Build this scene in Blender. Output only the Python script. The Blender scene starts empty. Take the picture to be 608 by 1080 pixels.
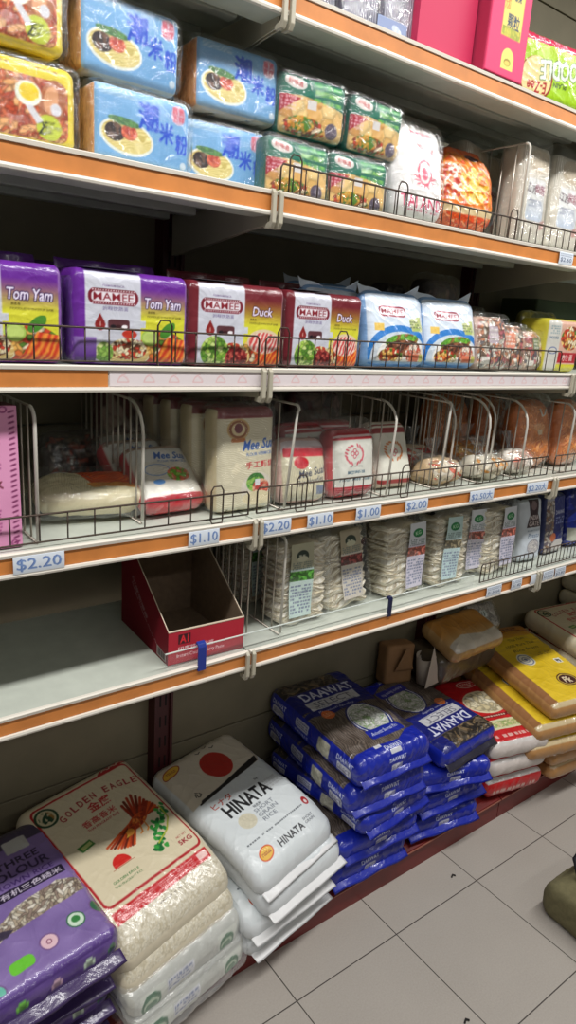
import bpy, math, random
import numpy as np
from mathutils import Matrix, Vector

sc = bpy.context.scene
COL = sc.collection
PI = math.pi

# ------------------------------------------------------------------ camera, world, light, exposure
cam_data = bpy.data.cameras.new('camera')
cam_data.sensor_fit = 'VERTICAL'
cam_data.sensor_height = 36.0
cam_data.lens = 36.0 * 725.81 / 1080.0
cam_data.clip_start = 0.02
camera = bpy.data.objects.new('camera', cam_data)
COL.objects.link(camera)
_y, _p, _r = math.radians(37.9343), math.radians(15.5857), math.radians(4.0089)
_f = Vector((math.sin(_y)*math.cos(_p), math.cos(_y)*math.cos(_p), -math.sin(_p)))
_rt = Vector((math.cos(_y), -math.sin(_y), 0))
_up = _rt.cross(_f)
_r2 = _rt*math.cos(_r) + _up*math.sin(_r)
_u2 = -_rt*math.sin(_r) + _up*math.cos(_r)
camera.matrix_world = Matrix(((_r2.x, _u2.x, -_f.x, 0), (_r2.y, _u2.y, -_f.y, 0), (_r2.z, _u2.z, -_f.z, 1.390), (0, 0, 0, 1)))
sc.camera = camera

world = bpy.data.worlds.new('shop_ambience')
world.use_nodes = True
world.node_tree.nodes['Background'].inputs[0].default_value = (1.0, 0.965, 0.88, 1)
world.node_tree.nodes['Background'].inputs[1].default_value = 0.085
sc.world = world


def area(name, loc, sx, sy, power, rot=(0, 0, 0), colr=(1, 1, 1)):
    d = bpy.data.lights.new(name, 'AREA')
    d.shape = 'RECTANGLE'
    d.size, d.size_y, d.energy, d.color = sx, sy, power, colr
    o = bpy.data.objects.new(name, d)
    COL.objects.link(o)
    o.location = loc
    o.rotation_euler = rot
    return o


area('tube_or_fill_light', (1.0, 0.30, 2.48), 4.6, 0.14, 60, (0, 0, 0), (1.0, 0.985, 0.96))  # the shop's ceiling tube, running along the shelf fronts
area('tube_or_fill_light', (1.0, -1.9, 2.70), 4.6, 0.16, 22, (0, 0, 0), (1.0, 0.985, 0.96))  # added fill lamp, brightens the front faces of the goods

sc.view_settings.view_transform = 'Standard'
sc.view_settings.look = 'None'
sc.view_settings.gamma = 1.0
sc.view_settings.use_curve_mapping = False
sc.view_settings.exposure = 0.22


# ------------------------------------------------------------------ colours and materials
def lin(c):
    c = np.asarray(c, dtype=float) / 255.0
    return np.where(c <= 0.04045, c / 12.92, ((c + 0.055) / 1.055) ** 2.4)


MATS = {}


def base_mat(name):
    m = bpy.data.materials.new(name)
    m.use_nodes = True
    return m, m.node_tree, m.node_tree.nodes['Principled BSDF']


def mat(name, rgb, rough=0.5, metal=0.0, bump=0.0, bscale=60, var=0.0, coat=0.0):
    if name in MATS:
        return MATS[name]
    m, nt, b = base_mat(name)
    c = list(lin(rgb)) + [1]
    b.inputs['Base Color'].default_value = c
    b.inputs['Roughness'].default_value = rough
    b.inputs['Metallic'].default_value = metal
    b.inputs['Coat Weight'].default_value = coat
    tc = nt.nodes.new('ShaderNodeTexCoord')
    nz = nt.nodes.new('ShaderNodeTexNoise')
    nz.inputs['Scale'].default_value = bscale
    nz.inputs['Detail'].default_value = 5
    nt.links.new(tc.outputs['Object'], nz.inputs['Vector'])
    if bump:
        bp = nt.nodes.new('ShaderNodeBump')
        bp.inputs['Strength'].default_value = bump
        bp.inputs['Distance'].default_value = 0.003
        nt.links.new(nz.outputs['Fac'], bp.inputs['Height'])
        nt.links.new(bp.outputs['Normal'], b.inputs['Normal'])
    if var:
        mx = nt.nodes.new('ShaderNodeMix')
        mx.data_type = 'RGBA'
        mx.inputs[6].default_value = [v * (1 - var) for v in c[:3]] + [1]
        mx.inputs[7].default_value = [min(1, v * (1 + var * .6)) for v in c[:3]] + [1]
        rp = nt.nodes.new('ShaderNodeMapRange')
        rp.inputs[1].default_value = .35
        rp.inputs[2].default_value = .65
        nt.links.new(nz.outputs['Fac'], rp.inputs[0])
        nt.links.new(rp.outputs[0], mx.inputs[0])
        nt.links.new(mx.outputs[2], b.inputs['Base Color'])
    MATS[name] = m
    return m


def print_mat(name, rough, coat, bump, scale, trans=0.0):
    """printed packaging: colour comes from the mesh's own artwork attribute"""
    m, nt, b = base_mat(name)
    at = nt.nodes.new('ShaderNodeAttribute')
    at.attribute_name = 'art'
    nt.links.new(at.outputs['Color'], b.inputs['Base Color'])
    b.inputs['Roughness'].default_value = rough
    b.inputs['Coat Weight'].default_value = coat
    b.inputs['Coat Roughness'].default_value = 0.12
    tc = nt.nodes.new('ShaderNodeTexCoord')
    nz = nt.nodes.new('ShaderNodeTexNoise')
    nz.inputs['Scale'].default_value = scale
    nz.inputs['Detail'].default_value = 3
    nz.inputs['Distortion'].default_value = 1.2
    bp = nt.nodes.new('ShaderNodeBump')
    bp.inputs['Strength'].default_value = bump
    bp.inputs['Distance'].default_value = 0.006
    nt.links.new(tc.outputs['Object'], nz.inputs['Vector'])
    nt.links.new(nz.outputs['Fac'], bp.inputs['Height'])
    nt.links.new(bp.outputs['Normal'], b.inputs['Normal'])
    if bump > 0.2:
        nt.links.new(bp.outputs['Normal'], b.inputs['Coat Normal'])
    MATS[name] = m
    return m


P_GLOSS = print_mat('glossy_printed_plastic', 0.32, 0.5, 0.35, 28)
P_SATIN = print_mat('satin_printed_plastic', 0.45, 0.15, 0.25, 22)
P_CARD = print_mat('printed_card', 0.6, 0.0, 0.04, 40)
P_FOOD = print_mat('dry_noodle', 0.7, 0.0, 0.5, 120)


def film_mat(name, haze, gloss, scale, bump=0.6, tint=(235, 240, 245)):
    m = bpy.data.materials.new(name)
    m.use_nodes = True
    nt = m.node_tree
    nt.nodes.clear()
    out = nt.nodes.new('ShaderNodeOutputMaterial')
    tr = nt.nodes.new('ShaderNodeBsdfTransparent')
    tr.inputs[0].default_value = (0.99, 0.995, 0.995, 1)
    gl = nt.nodes.new('ShaderNodeBsdfGlossy')
    gl.inputs['Roughness'].default_value = 0.10
    gl.inputs[0].default_value = (1, 1, 1, 1)
    df = nt.nodes.new('ShaderNodeBsdfDiffuse')
    df.inputs[0].default_value = list(lin(tint)) + [1]
    tc = nt.nodes.new('ShaderNodeTexCoord')
    nz = nt.nodes.new('ShaderNodeTexNoise')
    nz.inputs['Scale'].default_value = scale
    nz.inputs['Detail'].default_value = 4
    nz.inputs['Distortion'].default_value = 2.5
    bp = nt.nodes.new('ShaderNodeBump')
    bp.inputs['Strength'].default_value = bump
    bp.inputs['Distance'].default_value = 0.012
    fr = nt.nodes.new('ShaderNodeFresnel')
    fr.inputs[0].default_value = 1.5
    mul = nt.nodes.new('ShaderNodeMath')
    mul.operation = 'MULTIPLY_ADD'
    mul.inputs[1].default_value = gloss
    mul.inputs[2].default_value = 0.005
    m1 = nt.nodes.new('ShaderNodeMixShader')
    m2 = nt.nodes.new('ShaderNodeMixShader')
    m1.inputs[0].default_value = haze
    L = nt.links.new
    L(tc.outputs['Object'], nz.inputs['Vector'])
    L(nz.outputs['Fac'], bp.inputs['Height'])
    L(bp.outputs['Normal'], gl.inputs['Normal'])
    L(bp.outputs['Normal'], fr.inputs['Normal'])
    geo = nt.nodes.new('ShaderNodeNewGeometry')
    fb = nt.nodes.new('ShaderNodeMath')
    fb.operation = 'MULTIPLY_ADD'
    fb.inputs[1].default_value = -1
    fb.inputs[2].default_value = 1
    L(geo.outputs['Backfacing'], fb.inputs[0])
    ff = nt.nodes.new('ShaderNodeMath')
    ff.operation = 'MULTIPLY'
    L(fr.outputs[0], ff.inputs[0])
    L(fb.outputs[0], ff.inputs[1])
    L(ff.outputs[0], mul.inputs[0])
    L(mul.outputs[0], m2.inputs[0])
    L(tr.outputs[0], m1.inputs[1])
    L(df.outputs[0], m1.inputs[2])
    L(m1.outputs[0], m2.inputs[1])
    L(gl.outputs[0], m2.inputs[2])
    L(m2.outputs[0], out.inputs[0])
    MATS[name] = m
    return m


FILM = film_mat('clear_crinkled_film', 0.02, 1.5, 22)
FILM_HAZY = film_mat('hazy_vacuum_film', 0.10, 1.7, 16)
ACRYL = film_mat('clear_acrylic', 0.03, 1.0, 2, 0.0)

M_SHELF = mat('cream_shelf_enamel', (192, 197, 186), 0.38, 0, 0.03, 30, 0.06)
M_RAIL = mat('ivory_rail_plastic', (226, 220, 208), 0.4)
M_ORANGE = mat('orange_price_strip', (204, 128, 62), 0.5, 0, 0.05, 20, 0.12)
M_STRIP = mat('white_price_strip', (222, 214, 214), 0.5)
M_RED = mat('dark_red_enamel', (112, 30, 28), 0.42, 0, 0.04, 30, 0.1)
M_MAROON = mat('maroon_enamel', (72, 22, 26), 0.5)
M_BACK = mat('olive_grey_back_panel', (128, 120, 98), 0.6, 0, 0.03, 12, 0.08)
M_WIRE = mat('dull_zinc_wire', (178, 170, 158), 0.35, 0.55)
M_DWIRE = mat('dark_bronze_wire', (74, 62, 54), 0.4, 0.6)
M_WWIRE = mat('white_coated_wire', (214, 210, 200), 0.35, 0.1)
M_BRKT = mat('putty_bracket', (176, 170, 152), 0.45)


# ------------------------------------------------------------------ object helpers
def tag(o, label=None, cat=None, group=None, kind=None):
    if label:
        o['label'] = label
    if cat:
        o['category'] = cat
    if group:
        o['group'] = group
    if kind:
        o['kind'] = kind
    return o


def empty(name, loc=(0, 0, 0), rot=(0, 0, 0)):
    o = bpy.data.objects.new(name, None)
    o.empty_display_size = 0.05
    COL.objects.link(o)
    o.location = loc
    o.rotation_euler = rot
    return o


def link_mesh(name, me, m, parent=None, smooth=True):
    o = bpy.data.objects.new(name, me)
    COL.objects.link(o)
    if m is not None and not me.materials:
        me.materials.append(m)
    if parent is not None:
        o.parent = parent
    if smooth:
        me.shade_smooth()
    return o


def dup(root, loc=None, rot=None, label=None, cat=None, group=None):
    r = root.copy()
    COL.objects.link(r)
    for ch in list(root.children):
        c = ch.copy()
        COL.objects.link(c)
        c.parent = r
        for g in list(ch.children):
            d = g.copy()
            COL.objects.link(d)
            d.parent = c
    if loc is not None:
        r.location = loc
    if rot is not None:
        r.rotation_euler = rot
    tag(r, label, cat, group)
    return r


class MB:
    """collects plain shapes, builds them as one mesh"""

    def __init__(s):
        s.v, s.f = [], []

    def box(s, x0, x1, y0, y1, z0, z1):
        n = len(s.v)
        s.v += [(x0, y0, z0), (x1, y0, z0), (x1, y1, z0), (x0, y1, z0), (x0, y0, z1), (x1, y0, z1), (x1, y1, z1), (x0, y1, z1)]
        s.f += [(n, n+3, n+2, n+1), (n+4, n+5, n+6, n+7), (n, n+1, n+5, n+4), (n+1, n+2, n+6, n+5), (n+2, n+3, n+7, n+6), (n+3, n, n+4, n+7)]
        return s

    def prism(s, pts, x0, x1, ax=0):
        """extrude a 2-D outline (y,z) along x (ax=0) or (x,z) along y (ax=1)"""
        n, k = len(s.v), len(pts)
        for x in (x0, x1):
            s.v += [(x, a, b) if ax == 0 else (a, x, b) for a, b in pts]
        s.f += [tuple(range(n, n+k)), tuple(range(n+2*k-1, n+k-1, -1))]
        s.f += [(n+i, n+k+i, n+k+(i+1) % k, n+(i+1) % k) for i in range(k)]
        return s

    def tube(s, pts, r, n=6):
        pts = [Vector(p) for p in pts]
        base = len(s.v)
        up = Vector((0.31, 0.87, 0.41))
        for i, p in enumerate(pts):
            t = (pts[min(i+1, len(pts)-1)] - pts[max(i-1, 0)]).normalized()
            a = t.cross(up).normalized()
            b = t.cross(a)
            for k in range(n):
                q = p + (a*math.cos(2*PI*k/n) + b*math.sin(2*PI*k/n))*r
                s.v.append(tuple(q))
        for i in range(len(pts)-1):
            for k in range(n):
                s.f.append((base+i*n+k, base+i*n+(k+1) % n, base+(i+1)*n+(k+1) % n, base+(i+1)*n+k))
        s.f.append(tuple(base+k for k in range(n))[::-1])
        s.f.append(tuple(base+(len(pts)-1)*n+k for k in range(n)))
        return s

    def build(s, name, m, parent=None, bevel=0.0, smooth=False):
        me = bpy.data.meshes.new(name)
        me.from_pydata(s.v, [], s.f)
        me.update()
        o = link_mesh(name, me, m, parent, smooth)
        if bevel:
            md = o.modifiers.new('bevel', 'BEVEL')
            md.width = bevel
            md.segments = 2
            md.limit_method = 'ANGLE'
        return o


# ------------------------------------------------------------------ artwork canvas (numbers in millimetres)
_TXT = {}


def text_tris(s, bold):
    key = (s, bold)
    if key in _TXT:
        return _TXT[key]
    cu = bpy.data.curves.new('t', 'FONT')
    cu.body = s
    cu.resolution_u = 2
    cu.offset = 0.010 * min(bold, 1.0)
    ob = bpy.data.objects.new('t', cu)
    COL.objects.link(ob)
    bpy.context.view_layer.update()
    me = ob.to_mesh()
    me.calc_loop_triangles()
    v = np.zeros(len(me.vertices)*3)
    me.vertices.foreach_get('co', v)
    v = v.reshape(-1, 3)[:, :2]
    t = np.zeros(len(me.loop_triangles)*3, dtype=np.int64)
    me.loop_triangles.foreach_get('vertices', t)
    tri = v[t].reshape(-1, 3, 2)
    ob.to_mesh_clear()
    bpy.data.objects.remove(ob)
    bpy.data.curves.remove(cu)
    if len(tri):
        lo = tri.reshape(-1, 2).min(0)
        hi = tri.reshape(-1, 2).max(0)
        tri = (tri - (lo+hi)/2) / (hi-lo)[1]
        asp = (hi-lo)[0]/(hi-lo)[1]
    else:
        asp = 1
    _TXT[key] = (tri, asp)
    return _TXT[key]


def smooth_noise(X, Y, scale, seed):
    rs = np.random.RandomState(seed)
    g = rs.rand(64, 64)
    x, y = X/scale + 13.3, Y/scale + 7.7
    xi, yi = np.floor(x).astype(int), np.floor(y).astype(int)
    fx, fy = x-xi, y-yi
    fx, fy = fx*fx*(3-2*fx), fy*fy*(3-2*fy)
    q = lambda a, b: g[a % 64, b % 64]
    return (q(xi, yi)*(1-fx)+q(xi+1, yi)*fx)*(1-fy) + (q(xi, yi+1)*(1-fx)+q(xi+1, yi+1)*fx)*fy


class Art:
    K = 3

    def __init__(s, w, h, pitch, bg):
        s.w, s.h = w, h
        s.nx, s.ny = max(2, int(round(w/pitch))), max(2, int(round(h/pitch)))
        W, H = (s.nx+1)*s.K, (s.ny+1)*s.K
        s.px, s.py = w/W, h/H
        s.X, s.Y = np.meshgrid((np.arange(W)+.5)*s.px, (np.arange(H)+.5)*s.py)
        s.c = np.zeros((H, W, 3)) + np.asarray(bg, float)

    def all(s):
        return np.ones(s.X.shape, bool)

    def rect(s, x0, y0, x1, y1):
        return (s.X >= x0) & (s.X <= x1) & (s.Y >= y0) & (s.Y <= y1)

    def ell(s, cx, cy, rx, ry, rot=0):
        a = math.radians(rot)
        dx, dy = s.X-cx, s.Y-cy
        u, v = dx*math.cos(a)+dy*math.sin(a), -dx*math.sin(a)+dy*math.cos(a)
        return (u/rx)**2+(v/ry)**2 <= 1

    def rrect(s, x0, y0, x1, y1, r):
        dx = np.maximum(np.maximum(x0+r-s.X, s.X-x1+r), 0)
        dy = np.maximum(np.maximum(y0+r-s.Y, s.Y-y1+r), 0)
        return dx*dx+dy*dy <= r*r

    def poly(s, pts):
        m = np.zeros(s.X.shape, bool)
        n = len(pts)
        for i in range(n):
            (x1, y1), (x2, y2) = pts[i], pts[(i+1) % n]
            if y1 == y2:
                continue
            c = ((s.Y >= min(y1, y2)) & (s.Y < max(y1, y2)))
            m ^= c & (s.X < (s.Y-y1)*(x2-x1)/(y2-y1)+x1)
        return m

    def line(s, pts, wd):
        m = np.zeros(s.X.shape, bool)
        for (x1, y1), (x2, y2) in zip(pts[:-1], pts[1:]):
            dx, dy = x2-x1, y2-y1
            L = dx*dx+dy*dy + 1e-9
            t = np.clip(((s.X-x1)*dx+(s.Y-y1)*dy)/L, 0, 1)
            m |= (s.X-x1-t*dx)**2+(s.Y-y1-t*dy)**2 <= (wd/2)**2
        return m

    def put(s, m, col, a=1.0):
        s.c[m] = s.c[m]*(1-a)+np.asarray(col, float)*a
        return s

    def grad(s, m, c0, c1, y0, y1):
        t = np.clip((s.Y-y0)/(y1-y0), 0, 1)[..., None]
        g = np.asarray(c0, float)*(1-t)+np.asarray(c1, float)*t
        s.c[m] = g[m]
        return s

    def mott(s, m, amt, scale, seed=1):
        n = (smooth_noise(s.X, s.Y, scale, seed)-.5)*2*amt
        s.c[m] = np.clip(s.c[m]+n[m][:, None], 0, 255)
        return s

    def strands(s, m, c0, c1, ang, period, warp, seed=1, wscale=14):
        a = math.radians(ang)
        w = (smooth_noise(s.X, s.Y, wscale, seed)-.5)*warp*2 + (smooth_noise(s.X, s.Y, wscale*.35, seed+5)-.5)*warp*.5
        v = .5+.5*np.sin(2*PI*((-s.X*math.sin(a)+s.Y*math.cos(a))+w)/period)
        v = v[..., None]
        g = np.asarray(c0, float)*(1-v)+np.asarray(c1, float)*v
        s.c[m] = g[m]
        return s

    def cells(s, m, cols, size, seed=1, aniso=1.0, edge=0.0, region=None):
        """patchwork of small irregular pieces, each in one of the colours"""
        ys, xs = np.nonzero(m)
        if not len(ys):
            return s
        rs = np.random.RandomState(seed)
        X, Y = s.X[m], s.Y[m]
        x0, x1, y0, y1 = X.min(), X.max(), Y.min(), Y.max()
        gx, gy = X/size, Y/size
        ci, cj = np.floor(gx).astype(int), np.floor(gy).astype(int)
        J = rs.rand(97, 89, 4)
        best = np.full(X.shape, 1e9)
        sec = np.full(X.shape, 1e9)
        idx = np.zeros(X.shape, int)
        for di in (-1, 0, 1):
            for dj in (-1, 0, 1):
                a, b = ci+di, cj+dj
                q = J[a % 97, b % 89]
                dx, dy = (a+q[:, 0])-gx, (b+q[:, 1])-gy
                th = q[:, 2]*PI
                u = dx*np.cos(th)+dy*np.sin(th)
                v = -dx*np.sin(th)+dy*np.cos(th)
                d = (u/aniso)**2+(v*aniso)**2
                k = (q[:, 3]*len(cols)).astype(int)
                nb = d < best
                sec = np.where(nb, best, np.minimum(sec, d))
                idx = np.where(nb, k, idx)
                best = np.where(nb, d, best)
        C = np.asarray(cols, float)[idx]
        if edge:
            e = np.clip((np.sqrt(sec)-np.sqrt(best))/.35, 0, 1)
            C = C*(1-edge*(1-e))[:, None]
        s.c[m] = C
        return s

    def txt(s, t, x, y, h, col, rot=0, bold=0.0, w=None, outline=None, ow=1.0, skew=0.0):
        tri, asp = text_tris(t, bold)
        if not len(tri):
            return s
        if outline is not None:
            for k in range(8):
                s.txt(t, x+ow*math.cos(k*PI/4), y+ow*math.sin(k*PI/4), h, outline, rot, bold, w, None, 1, skew)
        sx = h if w is None else w/asp
        P = tri.copy()
        P[..., 0] = P[..., 0]*sx + P[..., 1]*skew*h
        P[..., 1] *= h
        if bold > 1.2:
            d = (bold-1.0)*.016*h
            for k in range(4):
                s.txt(t, x+d*math.cos(k*PI/2+.4), y+d*math.sin(k*PI/2+.4), h, col, rot, 1.0, w, None, 1, skew)
        a = math.radians(rot)
        Q = np.stack([P[..., 0]*math.cos(a)-P[..., 1]*math.sin(a)+x, P[..., 0]*math.sin(a)+P[..., 1]*math.cos(a)+y], -1)
        Q[..., 0] = Q[..., 0]/s.px-.5
        Q[..., 1] = Q[..., 1]/s.py-.5
        H, W = s.X.shape
        m = np.zeros((H, W), bool)
        for T in Q:
            x0, x1 = int(max(0, math.floor(T[:, 0].min()))), int(min(W-1, math.ceil(T[:, 0].max())))
            y0, y1 = int(max(0, math.floor(T[:, 1].min()))), int(min(H-1, math.ceil(T[:, 1].max())))
            if x1 < x0 or y1 < y0:
                continue
            gx, gy = np.arange(x0, x1+1)[None, :], np.arange(y0, y1+1)[:, None]
            (ax, ay), (bx, by), (cx, cy) = T
            e0 = (bx-ax)*(gy-ay)-(by-ay)*(gx-ax)
            e1 = (cx-bx)*(gy-by)-(cy-by)*(gx-bx)
            e2 = (ax-cx)*(gy-cy)-(ay-cy)*(gx-cx)
            m[y0:y1+1, x0:x1+1] |= ((e0 >= 0) & (e1 >= 0) & (e2 >= 0)) | ((e0 <= 0) & (e1 <= 0) & (e2 <= 0))
        return s.put(m, col)

    def turned(s):
        """the same artwork laid along a bag's left side, reading from rear to front"""
        B = Art(s.h, s.w, s.w/s.nx, (0, 0, 0))
        src = s.c.transpose(1, 0, 2)[::-1]
        yi = np.linspace(0, src.shape[0]-1, B.c.shape[0]).round().astype(int)
        xi = np.linspace(0, src.shape[1]-1, B.c.shape[1]).round().astype(int)
        B.c = src[yi][:, xi]
        return B

    def lines_of_print(s, x0, y0, x1, y1, rows, col, seed=3, dens=.6):
        """rows of type too small to read"""
        rs = np.random.RandomState(seed)
        dy = (y1-y0)/rows
        for r in range(rows):
            x = x0
            while x < x1:
                w = rs.uniform(.5, 1.5)*dy
                if rs.rand() < dens+.3:
                    s.put(s.rect(x, y0+r*dy+dy*.2, min(x+w*.72, x1), y0+r*dy+dy*.8), col, .8)
                x += w
        return s

    def verts(s):
        k = s.K
        a = s.c.reshape(s.ny+1, k, s.nx+1, k, 3).mean((1, 3))
        return lin(np.clip(a, 0, 255))      # [ny+1, nx+1, 3] linear


# ------------------------------------------------------------------ soft, rounded packages carrying artwork
def ridges(x, z, seed, f):
    rs = np.random.RandomState(seed)
    out = np.zeros_like(x)
    for k in range(5):
        th = rs.uniform(0, PI)
        fr = f*rs.uniform(.5, 1.6)
        ph = rs.uniform(0, 6.28)
        w = (smooth_noise(x*1000, z*1000, 45, seed*7+k)-.5)*3.2
        v = np.sin((x*math.cos(th)+z*math.sin(th))*fr+ph+w)
        out += (1-np.abs(v))**3 - .25
    return out/5


def softbox(name, W, H, T, front, m, side=None, left=None, right=None, top=None, bottom=None, back=None,
            r=(.01, .01, .01), bulge=0.0, wr=0.0, wf=60, seed=1, parent=None, lie=False, warp=None, pinch=0.0, ny=None, taper=0.0):
    """front faces -Y, stands on z=0 (or lies with the front facing up). sizes in metres"""
    if isinstance(front, Art):
        nx, nz = front.nx, front.ny
    else:
        nx, nz = max(6, int(W/.006)), max(6, int(H/.006))
    if isinstance(left, Art):
        ny = left.nx
    elif isinstance(right, Art):
        ny = right.nx
    if ny is None:
        ny = max(4, int(T/.006))

    def colours(a, sh, fallback):
        if isinstance(a, Art):
            v = a.verts()
            if v.shape[:2] != sh:
                yi = np.linspace(0, v.shape[0]-1, sh[0]).round().astype(int)
                xi = np.linspace(0, v.shape[1]-1, sh[1]).round().astype(int)
                v = v[yi][:, xi]
            return v
        if a is None:
            a = fallback
        return np.zeros(sh+(3,)) + lin(a)
    fb = side if side is not None else (200, 200, 200)
    faces = []
    I, K = np.meshgrid(np.arange(nx+1), np.arange(nz+1))
    J, K2 = np.meshgrid(np.arange(ny+1), np.arange(nz+1))
    I3, J3 = np.meshgrid(np.arange(nx+1), np.arange(ny+1))
    z0 = np.zeros_like
    grids = [
        (I[:, ::-1], z0(I)+ny, K, colours(back, I.shape, fb)[:, :]),
        (I3, J3[::-1], z0(I3), colours(bottom, I3.shape, fb)),
        (I3, J3, z0(I3)+nz, colours(top, I3.shape, fb)),
        (z0(J), J[:, ::-1], K2, colours(left, J.shape, fb)),
        (z0(J)+nx, J, K2, colours(right, J.shape, fb)),
        (I, z0(I), K, colours(front, I.shape, fb)),
    ]
    keys, cols, quads, off = [], [], [], 0
    for gi, gj, gk, c in grids:
        sh = gi.shape
        keys.append(np.stack([gi.ravel(), gj.ravel(), gk.ravel()], 1))
        cols.append(c.reshape(-1, 3))
        n = np.arange(sh[0]*sh[1]).reshape(sh)+off
        quads.append(np.stack([n[:-1, :-1], n[:-1, 1:], n[1:, 1:], n[1:, :-1]], -1).reshape(-1, 4))
        off += sh[0]*sh[1]
    keys = np.concatenate(keys)
    cols = np.concatenate(cols)
    quads = np.concatenate(quads)
    flat = (keys[:, 0]*(ny+1)+keys[:, 1])*(nz+1)+keys[:, 2]
    u, inv = np.unique(flat, return_inverse=True)
    inv = inv.ravel()
    pos = np.zeros((len(u), 3))
    C = np.ones((len(u), 4))
    pos[inv] = keys
    C[inv, :3] = cols
    quads = inv[quads]
    N = np.array([nx, ny, nz], float)
    q = pos/N*2-1
    half = np.array([W, T, H])/2
    rv = np.minimum(np.array(r, float), half*.999)
    P = q*half
    inner = np.clip(P, -(half-rv), half-rv)
    d = (P-inner)/rv
    L = np.linalg.norm(d, axis=1, keepdims=True)
    Lm = np.abs(d).max(1, keepdims=True)
    nrm = d/np.maximum(L, 1e-9)
    P = inner + nrm*rv*np.where(Lm > 0, 1, 0)*np.where(L > 1e-6, 1, 0)
    a, c, b = q[:, 0], q[:, 1], q[:, 2]
    if bulge:
        P[:, 1] *= 1+bulge*(1-np.abs(a)**2.5)*(1-np.abs(b)**2.5)
    if pinch:
        P[:, 0] *= 1-pinch*np.abs(b)**3
    if taper:
        P[:, 1] *= 1-taper*(b*.5+.5)**2
    if wr:
        dd = ridges(P[:, 0]+P[:, 1]*.6, P[:, 2]+P[:, 1]*.4, seed, wf)*wr
        P += nrm*dd[:, None]
    P[:, 2] += H/2
    if lie:
        P = np.stack([P[:, 0], P[:, 2]-H/2, -P[:, 1]+T/2], 1)
    if warp is not None:
        P = warp(P)
    me = bpy.data.meshes.new(name)
    me.vertices.add(len(P))
    me.vertices.foreach_set('co', P.ravel())
    me.loops.add(len(quads)*4)
    me.loops.foreach_set('vertex_index', quads.ravel().astype(np.int32))
    me.polygons.add(len(quads))
    me.polygons.foreach_set('loop_start', (np.arange(len(quads))*4).astype(np.int32))
    me.update(calc_edges=True)
    me.validate()
    at = me.color_attributes.new('art', 'FLOAT_COLOR', 'POINT')
    at.data.foreach_set('color', C.ravel())
    return link_mesh(name, me, m, parent, True)


def sheet(name, W, H, front, m, parent=None, fn=None, nx=None, ny=None, thick=0.0004, colr=None):
    """thin printed sheet facing -Y (card, tag, label, crimped seal); fn bends it"""
    if isinstance(front, Art):
        nx, ny = front.nx, front.ny
        C3 = front.verts()
    else:
        nx, ny = nx or max(2, int(W/.006)), ny or max(2, int(H/.006))
        C3 = np.zeros((ny+1, nx+1, 3))+lin(front)
    x, z = np.meshgrid(np.linspace(-W/2, W/2, nx+1), np.linspace(0, H, ny+1))
    P = np.stack([x, np.zeros_like(x), z], -1).reshape(-1, 3)
    if fn:
        P = fn(P)
    Pb = P+np.array([0, thick, 0])
    n = np.arange((nx+1)*(ny+1)).reshape(ny+1, nx+1)
    Q = np.stack([n[:-1, :-1], n[:-1, 1:], n[1:, 1:], n[1:, :-1]], -1).reshape(-1, 4)
    nv = len(P)
    V = np.concatenate([P, Pb])
    C = np.ones((2*nv, 4))
    C[:nv, :3] = C3.reshape(-1, 3)
    C[nv:, :3] = C3.reshape(-1, 3)
    F = np.concatenate([Q, Q[:, ::-1]+nv])
    rim = np.concatenate([n[0, :], n[1:, -1], n[-1, -2::-1], n[-2:0:-1, 0]])
    R2 = np.roll(rim, -1)
    F = np.concatenate([F, np.stack([rim, rim+nv, R2+nv, R2], 1)])
    me = bpy.data.meshes.new(name)
    me.from_pydata(V.tolist(), [], F.tolist())
    at = me.color_attributes.new('art', 'FLOAT_COLOR', 'POINT')
    at.data.foreach_set('color', C.ravel())
    return link_mesh(name, me, m, parent, True)


# ------------------------------------------------------------------ the setting: floor
JX = [-0.253, 0.682, 1.617, 2.552]      # joints between the shelving bays
FY, BY = 0.965, 1.335                   # front of the shelves, face of the back panels
TOPS = {1: 0.782, 2: 1.041, 3: 1.306, 4: 1.582, 5: 1.858}

mf, nt, b = base_mat('grey_floor_tiles')
tc = nt.nodes.new('ShaderNodeTexCoord')
sx = nt.nodes.new('ShaderNodeSeparateXYZ')
nt.links.new(tc.outputs['Object'], sx.inputs[0])


def mnode(op, a, bb=None, c=None):
    n = nt.nodes.new('ShaderNodeMath')
    n.operation = op
    for i, v in enumerate((a, bb, c)):
        if v is None:
            continue
        if isinstance(v, (int, float)):
            n.inputs[i].default_value = v
        else:
            nt.links.new(v, n.inputs[i])
    return n.outputs[0]


def grout(coord, off):
    t = mnode('DIVIDE', mnode('SUBTRACT', coord, off), 0.3)
    d = mnode('ABSOLUTE', mnode('SUBTRACT', mnode('FRACT', mnode('ADD', t, 100.5)), 0.5))
    return mnode('LESS_THAN', d, 0.0042)


g = mnode('MAXIMUM', grout(sx.outputs[0], 0.767), grout(sx.outputs[1], 0.835))
nz = nt.nodes.new('ShaderNodeTexNoise')
nz.inputs['Scale'].default_value = 260
nz.inputs['Detail'].default_value = 2
nt.links.new(tc.outputs['Object'], nz.inputs['Vector'])
nz2 = nt.nodes.new('ShaderNodeTexNoise')
nz2.inputs['Scale'].default_value = 5
nt.links.new(tc.outputs['Object'], nz2.inputs['Vector'])
m1 = nt.nodes.new('ShaderNodeMix')
m1.data_type = 'RGBA'
m1.inputs[6].default_value = list(lin((148, 141, 133)))+[1]
m1.inputs[7].default_value = list(lin((176, 169, 161)))+[1]
nt.links.new(mnode('ADD', mnode('MULTIPLY', nz.outputs['Fac'], .6), mnode('MULTIPLY', nz2.outputs['Fac'], .4)), m1.inputs[0])
m2 = nt.nodes.new('ShaderNodeMix')
m2.data_type = 'RGBA'
nt.links.new(g, m2.inputs[0])
nt.links.new(m1.outputs[2], m2.inputs[6])
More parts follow.
